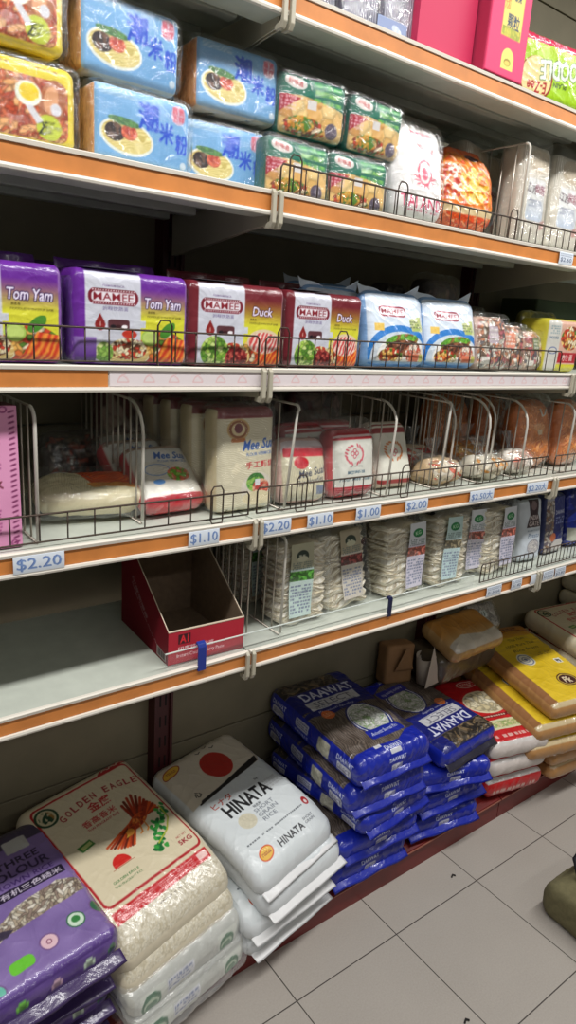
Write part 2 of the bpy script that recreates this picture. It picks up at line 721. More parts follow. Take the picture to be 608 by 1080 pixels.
m2.inputs[7].default_value = list(lin((62, 56, 52)))+[1]
nt.links.new(m2.outputs[2], b.inputs['Base Color'])
b.inputs['Roughness'].default_value = 0.42
bp = nt.nodes.new('ShaderNodeBump')
bp.inputs['Strength'].default_value = 0.25
bp.inputs['Distance'].default_value = 0.001
nt.links.new(mnode('SUBTRACT', nz.outputs['Fac'], mnode('MULTIPLY', g, 2.0)), bp.inputs['Height'])
nt.links.new(bp.outputs['Normal'], b.inputs['Normal'])
o = MB().box(-1.5, 4.5, -3.0, 1.75, -0.05, 0.0).build('floor', mf)
tag(o, kind='structure')
o = MB().box(-1.5, 4.5, 1.62, 1.75, 0.0, 3.0).build('wall_back', mat('dim_wall_paint', (120, 124, 112), .7))
tag(o, kind='structure')

# ------------------------------------------------------------------ the gondola: posts, back panels, base
def frame_unit():
    root = empty('shelving_frame', (1.15, 1.15, 0))
    tag(root, 'dark red shelving frame with posts, olive-grey back panels and low red base', 'shelving frame')
    ox, oy = 1.15, 1.15
    for x in JX:
        mb = MB()
        mb.box(x-.024-ox, x-.017-ox, 1.300-oy, 1.348-oy, .012, 2.30)
        mb.box(x+.017-ox, x+.024-ox, 1.300-oy, 1.348-oy, .012, 2.30)
        mb.box(x-.018-ox, x+.018-ox, 1.306-oy, 1.346-oy, .012, 2.30)
        post = mb.build('post', M_MAROON, root)
        sl = MB()
        for k in range(40):
            z = .10+k*.055
            for dx in (-.007, .007):
                sl.box(x+dx-.002-ox, x+dx+.002-ox, 1.3052-oy, 1.3062-oy, z, z+.028)
        so = sl.build('perforation', mat('slot_dark', (20, 12, 12), .8), post)
        so['kind'] = 'stuff'
    for i in range(3):
        x0, x1 = JX[i]+.022, JX[i+1]-.022
        z = .075
        while z < 2.29:
            z1 = min(z+.272, 2.30)
            MB().box(x0-ox, x1-ox, BY-oy, BY+.010-oy, z+.002, z1-.002).build('back_panel', M_BACK, root, .0015)
            z = z1
    for i in range(3):
        x0, x1 = JX[i]+.0015, JX[i+1]-.0015
        mb = MB().prism([(.958-oy, .0), (.970-oy, .0), (.970-oy, .058), (.976-oy, .068), (1.33-oy, .068), (1.33-oy, .075), (.972-oy, .075), (.955-oy, .070), (.953-oy, .060), (.958-oy, .054)], x0-ox, x1-ox)
        mb.build('base_plinth', M_RED, root)
        MB().box(x0-ox+.001, x1-ox-.001, .9515-oy, .9535-oy, .064, .068).build('plinth_edge', mat('worn_edge', (150, 92, 76), .5), root)
    return root


frame_unit()


# ------------------------------------------------------------------ one shelf board per bay and level
def tag_art(s, w=62, h=28, small=False):
    A = Art(w, h, .8, (214, 222, 232))
    ink = (56, 88, 156)
    A.put(A.rect(0, 0, w, 1.2), (236, 236, 236))
    if s and not small:
        A.txt(s, w*.5, h*.5, h*.68, ink, 0, 0, w*.86)
        A.txt(s, w*.5+.8, h*.5-.6, h*.68, (112, 140, 190), 0, 0, w*.86)
    elif s:
        A.txt(s, w*.5, h*.38, h*.36, (58, 74, 110), 0, .4, w*.8)
        A.lines_of_print(4, h*.62, w-4, h*.9, 2, (120, 130, 150))
    return A


def store_shelf(lv, bay, label, strips=None, tags=()):
    x0, x1 = JX[bay]+.002, JX[bay+1]-.002
    t = TOPS[lv]
    cx = (x0+x1)/2
    root = empty('store_shelf', (cx, 1.15, t-.034))
    tag(root, label, 'shelf')
    oy = 1.15
    a, bb = x0-cx, x1-cx
    H = .034
    # board with a folded front channel underneath
    MB().prism([(FY+.004-oy, 0), (FY+.055-oy, 0), (FY+.055-oy, H-.011), (1.300-oy, H-.011), (1.300-oy, H), (FY+.004-oy, H)], a, bb).build('deck', M_SHELF, root, .001)
    for y in (1.06, 1.17, 1.27):
        MB().box(a+.03, bb-.03, y-oy-.012, y-oy+.012, H-.026, H-.0112).build('stiffener', M_SHELF, root, .002)
    MB().prism([(FY+.0038-oy, -.001), (FY-.004-oy, -.001), (FY-.005-oy, .002), (FY-.004-oy, .0055), (FY+.001-oy, .006), (FY+.001-oy, .0295), (FY-.003-oy, .030), (FY-.004-oy, .035), (FY-.001-oy, .0365), (FY+.0038-oy, .0365)], a, bb).build('price_rail', M_RAIL, root)
    for (s0, s1, kind) in (strips or [(x0, x1, 'o')]):
        s0, s1 = max(s0, x0), min(s1, x1)
        if kind == 'o':
            MB().box(s0-cx+.001, s1-cx-.001, FY-.0006-oy, FY+.0008-oy, .0064, .0292).build('price_strip', M_ORANGE, root)
        else:
            A = Art((s1-s0)*1000, 23, 1.6, (222, 212, 214))
            k, xx = 0, 22
            while xx < (s1-s0)*1000-10:
                c = (214, 150, 150)
                A.put(A.line([(xx-9, 7), (xx-5, 14), (xx, 16), (xx+6, 12), (xx+9, 7), (xx-9, 7)], 1.1), c, .8)
                A.put(A.line([(xx-3, 17), (xx+4, 19)], 1.1), c, .7)
                xx += 42
            o = sheet('price_strip', s1-s0-.002, .023, A, P_CARD, root, thick=.0008)
            o.location = ((s0+s1)/2-cx, FY-.0008-oy, .0064)
    for (tx, tw, s, small) in tags:
        o = sheet('price_tag', tw, .027, tag_art(s, tw*1000, 27, small), P_CARD, root, fn=lambda P: P+np.stack([P[:, 0]*0, -.0012*(1-((P[:, 2]-.0135)/.0135)**2), P[:, 2]*0], 1), thick=.0005)
        o.location = (tx-cx, FY-.0048-oy, .0045)
    # end brackets carrying the shelf at both ends
    for sx_, xx in ((1, a), (-1, bb)):
        br = MB().prism([(1.300-oy, H-.012), (1.300-oy, -.052), (1.26-oy, -.050), (FY+.06-oy, -.018), (FY+.012-oy, -.014), (FY+.012-oy, H-.012)], min(xx, xx+sx_*.0025), max(xx, xx+sx_*.0025))
        br.build('end_bracket', M_BRKT, root)
        q = MB().prism([(FY-.0045-oy, H+.004), (FY-.011-oy, H-.002), (FY-.0115-oy, -.012), (FY-.006-oy, -.021), (FY+.012-oy, -.020), (FY+.012-oy, -.014), (FY-.003-oy, -.010), (FY-.0048-oy, .002)], min(xx+sx_*.001, xx+sx_*.0085), max(xx+sx_*.001, xx+sx_*.0085))
        q.build('end_clip', M_BRKT, root, .001)
    return root


o_ = 'o'
store_shelf(1, 0, 'lowest left cream shelf with orange price strip, nearly empty but for an open carton')
store_shelf(1, 1, 'lowest middle shelf under the clear bags of dried noodles',
            tags=[(1.425, .060, '$1.50/pk', True), (1.520, .044, '$1.40', True), (1.597, .03, '', True)])
store_shelf(1, 2, 'lowest right shelf under the upright blue and white rice pouches', tags=[(1.665, .052, '$3.20/pk', True), (1.722, .05, '$3.80', True)])
store_shelf(2, 0, 'second shelf from the bottom at left, with handwritten $2.20 and $1.10 tags',
            tags=[(.296, .074, '$2.20', False), (.572, .060, '$1.10', False)])
store_shelf(2, 1, 'second shelf from the bottom in the middle, carrying five handwritten price tags',
            tags=[(.722, .070, '$2.20', False), (.828, .064, '$1.10', False), (.954, .068, '$1.00', False), (1.096, .070, '$2.00', False), (1.318, .088, '$2.50\u5927', False), (1.540, .088, '$2.20\u5927', False)])
store_shelf(2, 2, 'second shelf from the bottom at far right, under bags of orange noodles')
store_shelf(3, 0, 'middle-height shelf at left, its orange strip giving way to a white printed one',
            strips=[(-1, .405, 'o'), (.405, 9, 'w')])
store_shelf(3, 1, 'middle-height shelf in the centre with a white strip printed in faint pink', strips=[(-1, 9, 'w')])
store_shelf(3, 2, 'middle-height shelf at the far right edge')
store_shelf(4, 0, 'high left shelf with orange strip under the blue and yellow noodle packs')
store_shelf(4, 1, 'high middle shelf with orange strip behind the low wire fence', tags=[(1.500, .055, '$2.60', True)])
store_shelf(4, 2, 'high right shelf at the picture edge')
store_shelf(5, 0, 'topmost shelf at left, only its underside and end showing')
store_shelf(5, 1, 'topmost shelf in the middle carrying the magenta box and upturned green pack')
store_shelf(5, 2, 'topmost shelf at far right')


# ------------------------------------------------------------------ wire fences along the shelf fronts
_ROD = {}


def rod(h, r, m, parent, loc, dy=0.0):
    key = (round(h, 3), r, m.name, round(dy, 3))
    if key not in _ROD:
        o = MB().tube([(0, 0, 0), (0, dy, h)], r).build('rod', m, parent, smooth=True)
        _ROD[key] = o.data
    else:
        o = link_mesh('rod', _ROD[key], None, parent, False)
    o.location = loc
    return o


def wire_fence(x0, x1, top, h, step, label, hooks=(), m=M_DWIRE, y=.978, r=.0013):
    cx = (x0+x1)/2
    root = empty('wire_fence', (cx, y, top))
    tag(root, label, 'wire fence', 'low wire fences along the shelf fronts')
    MB().tube([(x0-cx, 0, .003), (x1-cx, 0, .003)], r*1.15).build('bottom_rail', m, root, smooth=True)
    pts = [(x0-cx, 0, .003), (x0-cx, 0, h-.006), (x0-cx+.004, 0, h), (x1-cx-.004, 0, h), (x1-cx, 0, h-.006), (x1-cx, 0, .003)]
    MB().tube(pts, r*1.3).build('top_rail', m, root, smooth=True)
    x = x0+step
    while x < x1-step*.4:
        rod(h-.002, r*.9, m, root, (x-cx, .0012, .002))
        x += step
    for hx in hooks:
        p = [(hx-.012-cx, -.002, .002), (hx-.012-cx, -.002, h+.008), (hx-.007-cx, -.002, h+.016), (hx+.007-cx, -.002, h+.016), (hx+.012-cx, -.002, h+.008), (hx+.012-cx, -.002, .002), (hx+.010-cx, -.004, -.004), (hx-.010-cx, -.004, -.004), (hx-.012-cx, -.002, .002)]
        MB().tube(p, r*1.1).build('loop', m, root, smooth=True)
    return root


wire_fence(-.20, .676, TOPS[3]+.004, .050, .036, 'low wire fence in front of the purple packs, middle-height shelf at left', (.50,))
wire_fence(.69, 1.578, TOPS[3]+.004, .050, .036, 'low wire fence in front of the maroon and pale blue packs', (.725, .86))
wire_fence(-.20, .672, TOPS[2]+.006, .045, .042, 'low wire fence on the shelf with the flat noodle bundle', (.605,))
wire_fence(.69, 1.600, TOPS[2]+.006, .050, .026, 'low wire fence before the red and white noodle bags', (.79, 1.07))
wire_fence(1.63, 2.50, TOPS[2]+.006, .050, .030, 'low wire fence at the far right below the orange noodles', ())
wire_fence(.700, 1.610, TOPS[4]+.002, .044, .026, 'low wire fence on the high shelf before the green packs and white bags', (.728, .975, 1.31, 1.568))
wire_fence(1.385, 1.606, TOPS[1]+.004, .050, .018, 'dense wire fence before the pouches at the right end of the lowest shelf', ())
wire_fence(1.632, 2.40, TOPS[1]+.004, .052, .018, 'dense wire fence on the lowest shelf at the far right edge', ())


# ------------------------------------------------------------------ tall wire dividers running from front to back
def wire_divider(x, top, h, label, n=9, m=M_WWIRE, y0=.990, y1=1.290, lean=0.0, front_r=.0028, arc=.05, base=None):
    root = empty('wire_divider', (x, y0, top))
    tag(root, label, 'wire divider', 'wire dividers standing between the goods')
    D = y1-y0
    pts = [(0, D, .003), (0, .004, .003), (0, 0, .008), (lean*.8, 0, h-arc)]
    for k in range(1, 6):
        a = k/5*PI/2
        pts.append((lean, arc*(1-math.cos(a)), h-arc+arc*math.sin(a)))
    pts += [(lean, D, h)]
    MB().tube(pts[2:9], front_r).build('front_bar', m, root, smooth=True)
    MB().tube(pts[8:]+[(0, D, .003), (0, .004, .003)], front_r*.75).build('frame', M_WIRE, root, smooth=True)
    for k in range(1, n+1):
        yy = D*k/(n+1)
        top_h = h
        if yy < arc:
            top_h = h-arc+math.sqrt(max(0, arc*arc-(arc-yy)**2))
        rod(top_h-.003, .0017, M_WIRE, root, (0, yy, .003))
    return root


wire_divider(.305, TOPS[2], .205, 'tall white-fronted wire divider just right of the pink box', 8, arc=.02)
wire_divider(.487, TOPS[2], .205, 'tall wire divider behind the flat noodle bundle, its front corner widely rounded', 10, y0=1.02, arc=.055)
wire_divider(.762, TOPS[2], .200, 'wire divider between the tall thin-noodle bag and the red spiky bag', 8, lean=.02, arc=.012)
wire_divider(1.030, TOPS[2], .200, 'wire divider with curved top between the two white and red bags', 8, lean=.01, arc=.05)
wire_divider(1.196, TOPS[2], .198, 'wire divider right of the white bag with the wheat wreath, square front corner', 9, lean=.01, arc=.008)
wire_divider(1.352, TOPS[2], .200, 'second wire divider from the right on the noodle shelf, above the $2.50 tag', 9, arc=.06)
wire_divider(1.500, TOPS[2], .195, 'wire divider with curved top just left of the orange noodles', 9, arc=.06)
wire_divider(1.275, TOPS[2], .200, 'wire divider set slightly back, between the square-cornered one and the $2.50 tag', 9, y0=1.03, arc=.06)
wire_divider(1.425, TOPS[2], .200, 'wire divider set slightly back, above the right end of the $2.50 tag', 9, y0=1.03, arc=.06)
wire_divider(1.706, TOPS[2], .185, 'wire divider at the right picture edge among the orange noodles', 8, arc=.03)
wire_divider(.773, TOPS[1], .205, 'wire divider left of the green-labelled bag on the lowest shelf', 9, arc=.012)
wire_divider(.712, TOPS[1], .215, 'plain wire divider just right of the open red carton', 10, m=M_WIRE, y0=1.02, arc=.03, front_r=.0018)
wire_divider(1.350, TOPS[4], .200, 'white-fronted wire divider in front of the white vermicelli bags, high shelf', 8, arc=.012)

# clear acrylic riser with its clips along the lowest shelf
root = empty('acrylic_riser', (.93, .972, TOPS[1]))
tag(root, 'clear acrylic riser strip standing along the front of the lowest shelf', 'shelf riser')
MB().box(-.42, .42, -.001, .001, .003, .034).build('clear_panel', ACRYL, root)
MB().box(-.42, .42, -.0014, .0014, .034, .0355).build('top_edge', mat('frosted_acrylic_edge', (214, 222, 216), .3), root)
o = MB().prism([(-.007, -.012), (-.003, -.012), (-.003, .034), (.003, .040), (.006, .034), (.006, .037), (.003, .043), (-.004, .040), (-.007, .034)], -.008, .008).build('blue_clip', mat('blue_clip_plastic', (30, 52, 140), .35), None, .0008)
o.location = (.578, .967, TOPS[1]+.003)
tag(o, 'small blue plastic clip on the lowest shelf edge in front of the open carton', 'clip')
o = MB().prism([(-.006, -.010), (-.003, -.010), (-.003, .030), (.003, .034), (.006, .030), (.003, .037), (-.004, .035), (-.006, .030)], -.006, .006).build('dark_clip', mat('navy_clip_plastic', (24, 30, 66), .35), None, .0008)
o.location = (1.052, .967, TOPS[1]+.003)
tag(o, 'small navy clip on the lowest shelf edge below the second bag of dried noodles', 'clip')
# ------------------------------------------------------------------ artwork pieces reused on several packs
NOOD = [(226, 190, 110), (240, 208, 132), (206, 160, 84), (232, 196, 120)]
FOOD = [(206, 70, 48), (226, 120, 60), (240, 200, 120), (90, 130, 50), (150, 70, 40), (232, 176, 90), (244, 226, 190)]


def bowl(A, cx, cy, rx, ry, rot=0, seed=1, rim=(226, 230, 226), greens=True):
    A.put(A.ell(cx, cy, rx, ry, rot), rim)
    A.strands(A.ell(cx, cy+.5, rx*.92, ry*.86, rot), (200, 178, 96), (240, 226, 160), rot+20, rx*.09, rx*.14, seed)
    A.cells(A.ell(cx-rx*.45, cy+ry*.18, rx*.36, ry*.5, rot), [(70, 48, 44), (112, 78, 62), (52, 38, 40)], rx*.16, seed+1, 1.2, .3)
    A.cells(A.ell(cx+rx*.08, cy+ry*.28, rx*.30, ry*.42, rot), [(220, 84, 62), (240, 120, 84), (198, 60, 50)], rx*.10, seed+2, 1.3, .3)
    if greens:
        A.cells(A.ell(cx-rx*.1, cy+ry*.82, rx*.6, ry*.22, rot), [(70, 120, 70), (96, 150, 84)], rx*.14, seed+3, 1.4, .2)
    return A


def salad(A, m, size, seed):
    return A.cells(m, FOOD, size, seed, 1.3, .35)


def noodle_side(w, h, pitch, seed=1, cols=((196, 130, 74), (232, 178, 120))):
    A = Art(w, h, pitch, cols[0])
    A.strands(A.all(), cols[0], cols[1], 80, 5.5, 6, seed, 9)
    A.mott(A.all(), 26, 7, seed+2)
    return A


def grp_root(name, label, cat, group, loc, rot=(0, 0, 0)):
    r = empty(name, loc, rot)
    tag(r, label, cat, group)
    return r


R = math.radians

# ================================================================== HIGH SHELF (level 4)
Z4 = TOPS[4]+.001
# yellow instant noodle packs
A = Art(150, 98, 1.7, (232, 208, 60))
A.cells(A.rrect(4, 8, 138, 78, 14), [(214, 108, 70), (232, 140, 96), (190, 80, 52), (240, 178, 120)], 7, 3, 1.8, .4)
A.put(A.ell(118, 54, 16, 26, -14), (176, 108, 74))
A.put(A.ell(116, 56, 9, 16, -14), (222, 160, 116))
A.put(A.ell(88, 58, 16, 14), (232, 238, 222))
A.put(A.ell(89, 60, 12, 10), (240, 208, 50))
A.put(A.ell(113, 24, 16, 15), (196, 208, 66))
A.txt('2', 104, 23, 15, (30, 30, 20), 0, 1)
A.txt('MINIT\nMINUTES\n\u5206\u949f', 118, 24, 14, (40, 40, 24), 0, .4)
A.lines_of_print(16, 85, 130, 92, 1, (150, 120, 40), 4)
A.put(A.poly([(84, 44), (92, 47), (106, 30), (98, 26)]), (220, 220, 226))
A.put(A.ell(122, 46, 7, 7), (224, 222, 230))
yl = grp_root('instant_noodle_multipack', 'yellow instant noodle multipack resting on the high shelf, lower of two at the left edge', 'noodles', 'yellow noodle multipacks', (.297, 1.030, Z4), (0, 0, R(-2)))
softbox('wrapper', .150, .098, .085, A, P_GLOSS, side=(222, 196, 70), top=(228, 204, 66), r=(.016, .012, .014), bulge=.05, wr=.0016, seed=3, parent=yl)
softbox('outer_film', .166, .104, .090, None, FILM, r=(.02, .014, .012), wr=.004, wf=80, seed=5, parent=yl)
dup(yl, (.281, 1.025, Z4+.107), (0, 0, R(4)), 'yellow instant noodle multipack stacked on top of its twin at the left edge')

# blue rice vermicelli packs
A = Art(148, 100, 1.5, (112, 166, 214))
A.mott(A.all(), 9, 30, 4)
A.grad(A.rect(0, 0, 148, 14), (150, 176, 196), (112, 166, 214), 0, 14)
bowl(A, 48, 36, 40, 23, -6, 4)
A.txt('\u6f6e', 80, 68, 34, (24, 78, 206), 0, 2.6, 30)
A.txt('\u7c73', 108, 52, 27, (24, 78, 206), 0, 2.6, 23)
A.txt('\u7c89', 133, 42, 26, (24, 78, 206), 0, 2.6, 20)
A.put(A.ell(127, 80, 11, 13), (206, 170, 190))
A.txt('\u5bcc\u8d35\n\u5409\u7965', 127, 80, 20, (214, 84, 106), 0, 1.5)
A.put(A.ell(136, 14, 5, 5), (196, 210, 222))
A.strands(A.rect(10, 84, 60, 96), (126, 170, 208), (160, 194, 222), 30, 6, 4)
SIDE = noodle_side(88, 100, 3.2, 6)
bl = grp_root('rice_vermicelli_pack', 'sky blue rice vermicelli pack at the shelf edge, right beside the lower yellow pack', 'noodles', 'blue rice vermicelli packs', (.470, 1.036, Z4), (0, 0, R(1)))
softbox('inner_pack', .148, .098, .084, A, P_SATIN, side=(190, 180, 160), left=SIDE, right=SIDE, top=(140, 178, 208), r=(.008, .012, .012), bulge=.05, wr=.0012, seed=8, parent=bl)
softbox('outer_film', .168, .104, .092, None, FILM, r=(.030, .016, .014), wr=.0045, wf=75, seed=9, parent=bl)
dup(bl, (.457, 1.050, Z4+.108), (R(1), 0, R(2)), 'sky blue rice vermicelli pack, upper left of the four blue ones')
dup(bl, (.640, 1.085, Z4), (0, 0, R(-4)), 'sky blue rice vermicelli pack half hidden in shade, just left of the shelf bracket')
dup(bl, (.648, 1.070, Z4+.107), (R(-2), 0, R(-2)), 'sky blue rice vermicelli pack on top at right, nearest the green packs')

# green crispy noodle packs
A = Art(134, 98, 1.6, (214, 172, 108))
A.cells(A.rect(0, 0, 134, 56), [(226, 180, 104), (240, 206, 140), (206, 150, 84), (232, 190, 120)], 22, 5, 1.1, .15)
salad(A, A.ell(50, 16, 42, 17), 6, 3)
A.cells(A.ell(44, 22, 24, 12), [(220, 150, 50), (230, 180, 70), (90, 140, 40)], 6, 8, 1.8, .3)
A.put(A.ell(64, 44, 17, 10, -30), (216, 170, 104))
A.put(A.poly([(0, 98), (134, 98), (134, 52), (90, 60), (40, 64), (0, 60)]), (22, 104, 84))
A.put(A.poly([(0, 34), (0, 62), (40, 60)]), (176, 36, 56))
A.lines_of_print(2, 38, 30, 60, 4, (232, 200, 206), 5)
A.put(A.ell(28, 82, 21, 10, -6), (222, 214, 210))
A.txt('\u597d\u5473\u9053', 28, 82, 9, (186, 60, 60), -6, .8)
A.put(A.rect(62, 72, 124, 92), (28, 112, 84))
A.txt('INSTANT', 92, 74, 8, (176, 226, 90), 0, 1.5, 50)
A.txt('KEE YEE MEE', 92, 86, 8, (96, 196, 90), 0, 1.5, 56)
A.txt('\u5373\u98df\u4f0a\u9762', 92, 62, 7, (150, 214, 90), 0, 1, 56)
A.put(A.rect(52, 46, 70, 60), (214, 210, 208))
A.cells(A.ell(104, 20, 13, 13), [(92, 80, 100), (120, 106, 120)], 4, 3, 1, .2)
gr = grp_root('instant_noodle_pack', 'green topped instant noodle pack on the shelf behind the wire loop, lower left of four', 'noodles', 'green noodle packs', (.757, 1.045, Z4), (0, 0, R(1)))
softbox('wrapper', .134, .092, .078, A, P_GLOSS, side=(30, 92, 78), top=(24, 96, 80), r=(.012, .016, .014), bulge=.10, wr=.0018, seed=13, parent=gr)
softbox('outer_film', .146, .098, .086, None, FILM, r=(.020, .018, .014), wr=.004, wf=80, seed=19, parent=gr)
dup(gr, (.896, 1.045, Z4), (0, 0, R(-2)), 'green topped instant noodle pack behind the fence, lower right of four')
dup(gr, (.786, 1.052, Z4+.101), (R(3), 0, R(-4)), 'green topped instant noodle pack, upper left of four, touching the blue packs')
dup(gr, (.930, 1.056, Z4+.101), (R(3), 0, R(3)), 'green topped instant noodle pack, upper right of four, next to the white bag')

# white and pink bag
A = Art(150, 200, 1.7, (226, 222, 220))
A.mott(A.all(), 14, 16, 3)
A.txt('TAI AND', 72, 40, 24, (206, 62, 100), 0, 1.3, 124)
A.lines_of_print(30, 20, 120, 26, 1, (190, 80, 100), 4)
for k in range(9):
    an = R(180+k*22.5)
    A.put(A.line([(78+14*math.cos(an), 86+10*math.sin(an)), (78+32*math.cos(an), 92+24*math.sin(an))], 3.2), (220, 110, 130))
A.put(A.ell(78, 100, 22, 26) & ~A.ell(78, 100, 17, 21), (220, 96, 120))
A.put(A.ell(78, 98, 9, 13), (224, 120, 140))
A.put(A.poly([(52, 150), (106, 138), (108, 152), (54, 164)]), (208, 54, 70))
A.txt('\u6cf0\u56fd\u9999', 80, 151, 9, (236, 226, 224), -12, 1)
A.lines_of_print(40, 170, 110, 182, 1, (206, 90, 120), 4)
o = grp_root('white_noodle_bag', 'white plastic bag with pink print and red lettering leaning behind the fence, high shelf', 'noodles', None, (1.055, 1.035, Z4), (R(-5), 0, R(2)))
softbox('bag', .142, .182, .075, A, P_GLOSS, side=(226, 222, 222), r=(.03, .030, .03), bulge=.1, wr=.004, wf=70, seed=23, parent=o, taper=.45, pinch=.05)
softbox('outer_film', .158, .192, .080, None, FILM, r=(.03, .030, .03), wr=.005, wf=60, seed=24, parent=o, taper=.4)

# orange bag
A = Art(140, 170, 1.7, (226, 104, 40))
A.cells(A.rect(0, 40, 140, 170), [(232, 120, 40), (240, 150, 50), (222, 90, 36), (236, 130, 60)], 12, 4, 1.5, .1)
A.cells(A.ell(80, 96, 40, 34, 30), [(244, 190, 50), (240, 170, 40), (232, 120, 40), (246, 220, 120)], 7, 9, 1.6, .2)
A.cells(A.rect(0, 60, 46, 130), [(244, 224, 200), (226, 110, 50), (232, 140, 60), (240, 230, 220), (200, 60, 40)], 6, 7, 1.4, .2)
A.put(A.rect(0, 34, 140, 52), (206, 184, 140))
A.cells(A.rect(0, 0, 140, 36), [(216, 72, 30), (230, 96, 40), (240, 150, 100)], 9, 2, 2.2, .2)
A.put(A.ell(84, 160, 20, 12), (70, 36, 50))
o = grp_root('orange_noodle_bag', 'bright orange and yellow printed noodle bag slumped beside the white bag, high shelf', 'noodles', None, (1.232, 1.058, Z4), (R(-8), 0, R(-3)))
softbox('bag', .172, .176, .080, A, P_GLOSS, side=(214, 96, 40), r=(.04, .036, .05), bulge=.1, wr=.007, wf=80, seed=33, parent=o, taper=.4, pinch=.18)

# tall white vermicelli bags
A = Art(120, 215, 1.8, (214, 208, 196))
A.strands(A.all(), (176, 164, 144), (238, 234, 224), 90, 5.4, 5, 5, 30)
A.mott(A.all(), 12, 20, 9)
A.put(A.ell(62, 178, 40, 26), (196, 172, 138), .5)
A.put(A.rrect(22, 56, 92, 142, 6), (222, 222, 220))
A.grad(A.rrect(22, 56, 92, 100, 6), (196, 208, 226), (222, 222, 220), 56, 100)
A.txt('\u6c5f\u897f', 40, 120, 18, (50, 30, 40), -8, 1.5)
A.txt('\u7c73\u7c89', 72, 122, 20, (120, 20, 50), -4, 1.7)
A.lines_of_print(30, 84, 84, 100, 3, (130, 140, 170), 4)
A.put(A.poly([(84, 40), (104, 44), (104, 62), (84, 58)]), (190, 150, 140))
wv = grp_root('rice_vermicelli_bag', 'tall clear bag of white rice vermicelli with red characters, just right of the high divider', 'noodles', 'tall bags of white rice vermicelli', (1.432, 1.045, Z4), (R(-3), 0, R(2)))
softbox('noodle_bundle', .112, .215, .066, A, P_SATIN, side=(212, 204, 188), r=(.02, .024, .02), bulge=.08, wr=.003, wf=90, seed=43, parent=wv)
softbox('outer_film', .122, .236, .074, None, FILM, r=(.022, .026, .02), wr=.004, wf=60, seed=44, parent=wv)
dup(wv, (1.335, 1.135, Z4), (R(-5), R(3), R(10)), 'tall clear bag of white rice vermicelli seen through the divider, left of three in front')
dup(wv, (1.565, 1.045, Z4), (R(-4), R(2), R(-6)), 'tall clear bag of white rice vermicelli cut off by the right picture edge, high shelf')
dup(wv, (1.300, 1.215, Z4), (R(-3), R(-2), R(4)), 'dim clear bag of rice vermicelli at the back, left of the high shelf divider')
dup(wv, (1.430, 1.180, Z4), (R(-3), R(1), R(-3)), 'clear bag of rice vermicelli in the second row, behind the one with red characters')
dup(wv, (1.705, 1.060, Z4), (R(-3), R(1), R(-3)), 'clear bag of rice vermicelli farthest right on the high shelf')

# ================================================================== TOPMOST SHELF (level 5)
Z5 = TOPS[5]+.003
A = Art(150, 150, 2.0, (206, 44, 88))
A.mott(A.all(), 5, 40, 2)
o = grp_root('magenta_carton', 'plain magenta open cardboard box with sloping top, on the topmost shelf', 'box', None, (1.058, 1.060, Z5))
cb = MB().prism([(-.074, 0), (.074, 0), (.074, .150), (.060, .150), (-.074, .082)], -.070, -.068, 1)
cb.build('side_panel', mat('magenta_card', (196, 40, 84), .6), o)
cb = MB().prism([(-.074, 0), (.074, 0), (.074, .150), (.060, .150), (-.074, .082)], .068, .070, 1)
cb.build('side_panel', mat('magenta_card', (196, 40, 84), .6), o)
MB().box(-.074, -.072, -.068, .068, 0, .082).build('front_panel', mat('magenta_card', (196, 40, 84), .6), o)
MB().box(.072, .074, -.068, .068, 0, .150).build('back_board', mat('magenta_card', (196, 40, 84), .6), o)
MB().box(-.072, .072, -.068, .068, 0, .002).build('bottom_board', mat('magenta_card', (196, 40, 84), .6), o)
A = Art(115, 150, 1.6, (226, 58, 108))
A.put(A.rect(34, 66, 92, 150), (228, 196, 84))
A.put(A.rect(36, 68, 90, 150), (236, 210, 110))
A.cells(A.rect(36, 66, 90, 82), [(196, 190, 70), (160, 170, 60)], 7, 3, 1.5, .1)
A.txt('\u5143\u7c92', 44, 118, 20, (214, 130, 60), 0, 1.4, 16)
A.txt('\u7d2b\u83dc', 72, 136, 22, (40, 60, 90), 0, 1.4, 20)
A.txt('\u9897\u7c92', 66, 92, 24, (40, 60, 90), 0, 1.4, 36)
A.put(A.ell(62, 32, 18, 17), (210, 220, 110))
A.put(A.rect(44, 14, 80, 30), (210, 220, 110))
A.put(A.ell(62, 26, 10, 6), (150, 120, 40))
A.put(A.ell(62, 25, 8, 4), (224, 196, 90))
o = grp_root('labelled_carton', 'bright pink box with a yellow lettered label overhanging the topmost shelf edge', 'box', None, (1.194, 1.030, Z5))
softbox('carton_body', .115, .150, .14, A, P_CARD, side=(176, 44, 80), bottom=(120, 44, 56), r=(.002, .002, .002), parent=o)

A = Art(225, 120, 1.7, (168, 204, 44))
A.grad(A.all(), (186, 210, 70), (160, 202, 36), 0, 60)
A.put(A.rect(0, 0, 225, 20), (206, 48, 84))
A.txt('\u65b0\u54c1\u4e0a\u5e02', 130, 10, 9, (236, 214, 220), 0, 1, 90)
A.put(A.ell(168, 84, 48, 40), (150, 50, 44))
A.put(A.ell(168, 82, 44, 38), (226, 210, 150))
A.txt('NOODLE', 90, 56, 34, (222, 230, 216), 8, 3, 140, (70, 100, 40), 1.4)
A.txt('PLAIN', 96, 84, 9, (40, 60, 30), 4, 1.5, 40)
A.txt('E-Zee', 164, 98, 20, (170, 34, 44), 4, 2, 56)
o = grp_root('green_noodle_multipack', 'lime green noodle multipack lying upside down on the topmost shelf at the right edge', 'noodles', None, (1.400, 1.045, Z5+.122), (R(180-3), 0, R(184)))
o.rotation_euler = (0, PI, R(-6))
softbox('wrapper', .225, .120, .115, A, P_GLOSS, side=(160, 198, 50), top=(206, 60, 90), r=(.02, .02, .016), bulge=.05, wr=.0035, wf=60, seed=53, parent=o)
dup(o, (1.64, 1.05, Z5+.122), None, 'lime green noodle multipack on the topmost shelf beyond the first, out at the right edge')

